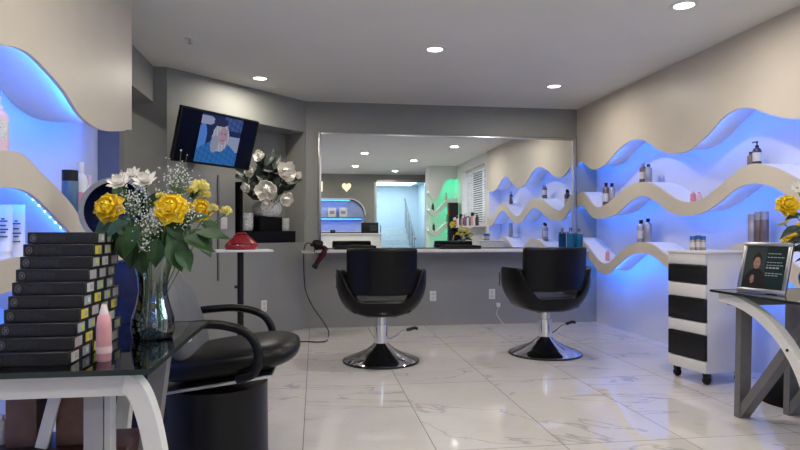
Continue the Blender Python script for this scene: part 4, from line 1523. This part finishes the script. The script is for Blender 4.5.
# local: faces +X; the upper part reclines slightly
MB().lathe([(.235, 0), (.24, .012), (.235, .03), (.232, .395), (.20, .40)], seg=56).build('drum_base', mat('black drum', (.005, .005, .006), .3, var=.1, spec=.3), dc)
TILT = Euler((0, R(-8), 0)).to_matrix()
PV = Vector((0, 0, .43))
def tl(p):
    return PV + TILT @ (Vector(p) - PV)
sp_ = MB().box((.0, 0, .43), (.56, .48, .014), .004)
for v in sp_.bm.verts:
    v.co = tl(v.co)
lab(sp_.build('seat_plate', M_STEEL, dc), 'thin metal plate under the seat')
def sgp(f, q, e_):
    return math.copysign(abs(f(q)) ** e_, f(q))
seat = MB()
def sq(u, v):
    a, ph = 2 * PI * u, -PI / 2 + PI * v
    return tl((.085 + .31 * sgp(math.cos, a, .6) * sgp(math.cos, ph, .55), .26 * sgp(math.sin, a, .6) * sgp(math.cos, ph, .55), .505 + .066 * sgp(math.sin, ph, .8)))
seat.grid(sq, 48, 20)
seat.build('seat_cushion', M_BLACK, dc, angle=70)
bkp = MB()
def bq(u, v):
    a, ph = 2 * PI * u, -PI / 2 + PI * v
    z = .235 * sgp(math.sin, a, .6) * sgp(math.cos, ph, .55)
    y = .225 * sgp(math.cos, a, .6) * sgp(math.cos, ph, .55) * (1 - .22 * max(0, z / .235) ** 2)
    return tl((-.115 + .055 * sgp(math.sin, ph, .8) - .16 * z + .25 * y * y, y, .70 + z))
bkp.grid(bq, 48, 20)
bkp.build('backrest', M_DGREY, dc, angle=70)
for sy in (-1, 1):
    y = sy * .275
    ap = [(-.24, y * .93, .50), (-.27, y * .95, .60), (-.24, y, .675), (-.15, y, .70), (-.02, y, .70), (.10, y, .685), (.20, y, .64), (.24, y, .575), (.24, y, .51), (.21, y, .46), (.14, y * .93, .445)]
    MB().tube(smooth_path([tl(p_) for p_ in ap], 4), .019, 12).build('armrest', M_BLACK, dc)
# hooded dryer on its own pedestal beside the chair
hdp = at_d(117, 212, 2.62)
hs = thing('hooded_dryer', 'dark navy hooded hair dryer on a pedestal behind the vase bouquet', 'hooded dryer', (hdp.x, hdp.y + .10, 0))
M_NAVY = mat('navy plastic', (.006, .010, .045), .25, var=.15)
MB().bx(-.06, .12, -.02, .12, .03, .95, .02, 3).build('column', M_NAVY, hs)
MB().lathe([(.13, 0), (.135, .012), (.12, .03), (.0, .035)], c=(.02, .05, 0), seg=36).build('base', M_BLACKP, hs)
q = Vector((0, 0, 1)).rotation_difference(Vector((.35, -1, .05)).normalized()).to_matrix()
hc_ = (0.0, -.09, hdp.z)
MB().lathe([(r_ * .88, z_ * .88) for r_, z_ in ((.0, -.13), (.08, -.12), (.135, -.08), (.158, -.02), (.160, .02), (.150, .02), (.148, -.02), (.125, -.07), (.07, -.105), (0, -.112))], c=hc_, seg=40, rot=q).build('hood', M_NAVY, hs)
MB().lathe([(r_ * .88, z_ * .88) for r_, z_ in ((.150, .018), (.150, .032), (.170, .034), (.173, .022), (.172, .006), (.162, .004))], c=hc_, seg=44, rot=q, cap=False).build('rim', mat('grey rim plastic', (.22, .22, .25), .35), hs)

# ------------------------------------------------------------------ picture frame on right table
fb0, fb1 = at_z(737, 291, TBZ), at_z(785.5, 296, TBZ)
fdir = (fb1 - fb0)
fw = fdir.length
fang = math.atan2(fdir.y, fdir.x)
fr_e = (Matrix.Rotation(fang, 3, 'Z') @ Matrix.Rotation(R(-14), 3, 'X')).to_euler()
fc = (fb0 + fb1) / 2
fr = thing('picture_frame', 'silver picture frame with a small portrait and text on the right glass table', 'picture frame', fc + Vector((0, 0, .003)), fr_e)
FH = .285
f = MB()
bw = .022
f.bx(-fw / 2, fw / 2, -.008, .008, 0, bw, .003).bx(-fw / 2, fw / 2, -.008, .008, FH - bw, FH, .003).bx(-fw / 2, -fw / 2 + bw, -.008, .008, bw, FH - bw, .003).bx(fw / 2 - bw, fw / 2, -.008, .008, bw, FH - bw, .003)
f.build('frame_border', M_STEEL, fr, weld=False)
MB().bx(-fw / 2 + .01, fw / 2 - .01, .004, .012, .01, FH - .01).build('back_board', M_BLACKP, fr)
MB().box((0, .05, .10), (.06, .006, .22), rot=Euler((R(22), 0, 0))).build('easel_leg', M_BLACKP, fr)
def portrait(u, v):
    c = (.008, .022, .024) if u > .5 else (.03, .04, .04)
    n = math.sin(u * 50) * math.sin(v * 41) * .5 + .5
    if ell(u, v, .30, .05, .28, .42):
        c = (.014, .012, .014)
    if ell(u, v, .30, .66, .115, .17):
        c = (.02, .014, .012)
    if ell(u, v, .30, .60, .082, .135):
        c = (.30, .17, .13)
    if ell(u, v, .265, .62, .02, .012) or ell(u, v, .335, .62, .02, .012) or ell(u, v, .30, .53, .03, .01):
        c = (.05, .02, .02)
    if ell(u, v, .24, .22, .05, .10):
        c = (.26, .15, .12)
    if u > .53 and u < .92:
        for (vv, w1) in ((.82, .3), (.74, .36), (.62, .34), (.56, .36), (.50, .28), (.38, .36), (.32, .30)):
            if abs(v - vv) < .011 and u - .55 < w1 and (int(u * 60) % 5):
                c = (.30, .33, .33)
    return c
picture_ = picture('photo_print', fw - 2 * bw + .004, FH - 2 * bw + .004, 60, 60, portrait, pic_mat('print picture', 0, .25), fr, -.001)
for v in picture_.data.vertices:
    v.co.z += FH / 2

# bouquet on the right table, mostly beyond the frame edge
rv = Vector((2.70, 2.86, TBZ))
vz = thing('flower_pot', 'black round pot of yellow flowers behind the picture frame', 'vase', rv)
MB().lathe([(.07, 0), (.085, .008), (.115, .06), (.12, .10), (.095, .15), (.08, .17), (.07, .17), (.085, .14), (.1, .1), (.06, .03), (0, .03)], seg=36).build('pot', mat('black glaze', (.01, .01, .012), .15), vz)
RVB = rv + Vector((0, 0, .10))
for (x, y, dd, r, l) in ((789, 204, 3.18, .048, 'yellow rose at the right edge of the photo'), ):
    rose(l, at_d(x, y, dd), (-.4, -1, .3), RVB, r, M_YEL, group='yellow roses on the right table')
for (dx, dy, dz, r, l) in ((.10, -.08, .33, .045, 'yellow rose on the right side of the right table bouquet, seen in the mirror'), (.0, .14, .36, .045, 'yellow rose facing the mirror in the right table bouquet'), (-.12, .10, .30, .04, 'low yellow rose facing the mirror in the right table bouquet')):
    rose(l, rv + Vector((dx, dy, dz + .02)), (dx, dy, .6), RVB, r, M_YEL, group='yellow roses on the right table')
for (dx, dy, dz, r, l) in ((-.02, -.02, .44, .05, 'white daisy at the top of the right table bouquet'), (.08, .12, .40, .045, 'white daisy facing the mirror in the right table bouquet'), (-.10, .16, .38, .04, 'white daisy at the back left of the right table bouquet')):
    open_flower(l, rv + Vector((dx, dy, dz)), (dx - .1, dy - .3 if dy < 0 else dy, .6), RVB, r, 9, M_PALE, 'daisy', 'daisy', 'daisies on the right table', 1, wf=.25)
p_ = at_d(797, 188, 3.2)
open_flower('white daisy at the right photo edge above the yellow rose', p_, (-.4, -1, .4), RVB, .04, 9, M_PETW, 'daisy', 'daisy', 'daisies on the right table', 1, wf=.25)
for (dx, dy, dz, l) in ((.04, .16, .32, 'pale yellow carnation facing the mirror in the right table bouquet, middle'), (-.06, .17, .29, 'pale yellow carnation facing the mirror in the right table bouquet, left'), (.12, .10, .27, 'pale yellow carnation facing the mirror in the right table bouquet, right')):
    ruffle(l, rv + Vector((dx, dy, dz)), RVB, .04, M_PALE, group='pale carnations on the right table')
fo2 = thing('pot_foliage', 'dark green leaves of the bouquet on the right table', 'foliage', RVB)
def rl(base, dr, L, W):
    l = MB()
    leaf(l, base, dr, Vector((0, -.5, .85)), L, W, .2)
    l.build('leaf', M_LEAFD, fo2, world=True, fixn=False)
rl(at_d(800, 226, 3.15), Vector((-.10, -.02, -.035)), .145, .05)
rl(at_d(802, 214, 3.2), Vector((-.10, 0, -.02)), .10, .045)
for k in range(22):
    a = 2 * PI * k / 22
    rl(RVB + Vector((.05 * math.cos(a), .05 * math.sin(a), .10 + .05 * (k % 3))), Vector((math.cos(a), math.sin(a), random.uniform(-.1, .8))), random.uniform(.12, .17), .06)
stm_ = MB()
for k in range(8):
    a = 2 * PI * k / 8
    stm_.tube(stem_pts(RVB, RVB + Vector((.13 * math.cos(a), .13 * math.sin(a), .24)), .1), .003, 5)
stm_.build('stems', M_STEM, fo2, world=True, weld=False)
# dark bag under the right table
t = thing('black_bag', 'black bag lying on the floor under the right glass table', 'bag', (2.93, 3.42, 0), R(80))
def bagf(u, v):
    a = 2 * PI * u
    k = math.cos(v * PI / 2 * .95) ** .5
    return Vector((math.cos(a) * .15 * k * (1 + .1 * math.sin(3 * a)), math.sin(a) * .11 * k, .20 * v))
MB().grid(bagf, 28, 8).build('body', M_BLACKM, t)
MB().tube([(-.08, 0, .15), (-.05, 0, .25), (.05, 0, .26), (.09, 0, .15)], .009, 8).build('handle', M_BLACKM, t)

# ------------------------------------------------------------------ behind the camera, seen in the mirror
rd = thing('reception_desk', 'white reception desk seen at the left of the mirror', 'desk', (.85, -.75, 0))
MB().bx(-.85, .70, -.25, .20, 0, 1.02, .01).build('body', M_WHITE, rd)
MB().bx(-.88, .73, -.28, .24, 1.02, 1.05, .006).build('top', M_WHITE, rd)
# wall niche, lit blue, arched
nic = thing('display_niche', 'blue-lit arched display shelf on the reception wall, seen in the mirror', 'shelf', (.6, -1.6, 1.1))
M_NB = mat('pale blue back panel', (.45, .55, .8), .5)
def arc_out(x0, x1, z0, z1, n=14):
    r = min(.40, z1 - z0)
    pts = [(x0, z0), (x1, z0)]
    for i in range(n + 1):
        a = PI / 2 * i / n
        pts.append((x1 - r + r * math.cos(a), z1 - r + r * math.sin(a)))
    pts.append((x0, z1))
    return pts
MB().prism(arc_out(-.25, 1.22, 1.08, 1.88), lambda u, v, w_: (u, w_, v), -1.598, -1.585).build('back_panel', M_NB, nic, world=True, smooth=False)
MB().bx(-.25, 1.20, -1.585, -1.36, 1.41, 1.45, .003).build('shelf_board', M_GREYM, nic, world=True)
MB().bx(-.25, 1.20, -1.585, -1.36, 1.075, 1.10, .003).build('shelf_board', M_WHITE, nic, world=True)
hoodp = arc_out(-.25, 1.25, 1.08, 1.91)[2:]
hb = MB().strap([(x, -1.47, z) for x, z in hoodp], (0, 1, 0), .22, .02)
hb.build('arched_surround', M_WHITE, nic, world=True)
MB().bx(-.2, .85, -1.40, -1.385, 1.872, 1.876).build('led_strip', M_LED, nic, world=True)
MB().bx(-.2, 1.15, -1.40, -1.385, 1.400, 1.405).build('led_strip', M_LED, nic, world=True)
for i, (x, l) in enumerate(((.42, 'white carton on the blue-lit reception shelf, left in the mirror'), (.70, 'white carton on the blue-lit reception shelf, right in the mirror'))):
    t = thing('display_carton', l, 'box', (x, -1.47, 1.45))
    MB().box((0, 0, .12), (.20, .10, .24), .006).build('carton', M_WHITE, t)
    MB().box((0, .051, .12), (.12, .002, .08)).build('carton_label', mat('carton label grey', (.3, .3, .34), .5), t)
t = thing('wall_picture', 'dark framed picture standing on the reception desk, seen in the mirror', 'picture', (1.32, -.92, 1.05))
MB().bx(-.21, .21, -.01, .01, 0, .26, .004).build('frame', M_BLACKP, t)
MB().bx(.0, .17, .010, .013, .05, .21).build('print', mat('grey print', (.2, .2, .2), .5), t)
t = thing('desk_phone', 'small dark object on the reception desk, seen in the mirror', 'phone', (.42, -.8, 1.05))
MB().box((0, 0, .025), (.12, .10, .05), .01).build('body', M_BLACKP, t)
MB().tube([(-.06, 0, .06), (0, 0, .072), (.06, 0, .06)], .014, 8).build('handset', M_BLACKP, t)
M_WARM = mat('warm lit acrylic', (.9, .8, .6), .4, emit=1.6, ecol=(1.0, .80, .52))
hx, hz = .79, 2.22
hp_ = []
for i in range(40):
    a = 2 * PI * i / 40
    hp_.append((hx + .0078 * 16 * math.sin(a) ** 3 * .92, hz + .0078 * (13 * math.cos(a) - 5 * math.cos(2 * a) - 2 * math.cos(3 * a) - math.cos(4 * a))))
t = thing('heart_sign', 'warm lit heart-shaped wall light seen in the mirror', 'wall light', (hx, -1.6, hz - .12))
MB().prism(hp_, lambda u, v, w_: (u, w_, v), -1.599, -1.56).build('heart', M_WARM, t, world=True, smooth=False)
t = thing('wall_sign', 'warm lit rectangular wall light at the left edge of the mirror', 'wall light', (.12, -1.6, hz - .12))
MB().bx(-.07, .07, .001, .04, 0, .25, .01).build('shade', M_WARM, t)
# products on the sill and the green shelves
k = 0
cols = [M_PINK, M_WHITE, M_DRK, M_SLV, mat('red plastic', (.5, .03, .03), .4), M_BLUEC, M_WHITE, M_BRZ]
sillt = thing('window_shelf', 'white shelf of products under the window blind, seen in the mirror', 'shelf', (3.03, 1.85, 1.17))
MB().bx(-.12, .118, -.95, .95, 0, .03, .003).build('board', M_WHITE, sillt)
for i in range(11):
    y = 1.02 + i * .16
    m_ = cols[i % 8]
    bottle('%s bottle on the window shelf, number %s from the glazed-entrance end' % (('pink', 'white', 'black', 'silver', 'red', 'blue', 'white', 'brown')[i % 8], ('one', 'two', 'three', 'four', 'five', 'six', 'seven', 'eight', 'nine', 'ten', 'eleven')[i]),
           (3.03, y, 1.20), .20 + .03 * (i % 3), .035, m_, M_WHITE if i % 2 else M_BLACKP, ('tall', 'pump', 'jar')[i % 3], 'bottles on the window shelf')
t = thing('black_display_box', 'tall black display box at the end of the window shelf, seen in the mirror', 'box', (2.99, .78, 0))
MB().bx(-.10, .10, -.10, .10, 0, 1.72, .004).build('carton', M_BLACKP, t)
MB().bx(-.11, -.10, -.05, .05, 1.45, 1.60).build('red_print', cols[4], t)
GT = curve([(2.4, 1.75), (2.65, 1.55), (2.9, 1.78), (3.2, 1.85)], 2.5, 3.14, 24)
GT2 = curve([(2.4, 1.3), (2.65, 1.10), (2.9, 1.28), (3.2, 1.38)], 2.5, 3.14, 24)
for i, (x, T, l, m_) in enumerate(((2.62, GT, 'dark bottle on the upper green-lit shelf', M_DRK), (2.92, GT, 'pink bottle on the upper green-lit shelf', M_PINK), (2.64, GT2, 'dark bottle on the lower green-lit shelf', M_DRK), (2.95, GT2, 'silver bottle on the lower green-lit shelf', M_SLV))):
    bottle(l + ', seen in the mirror', (x, .40, zat(T, x)), .17, .03, m_, M_BLACKP, 'tall')
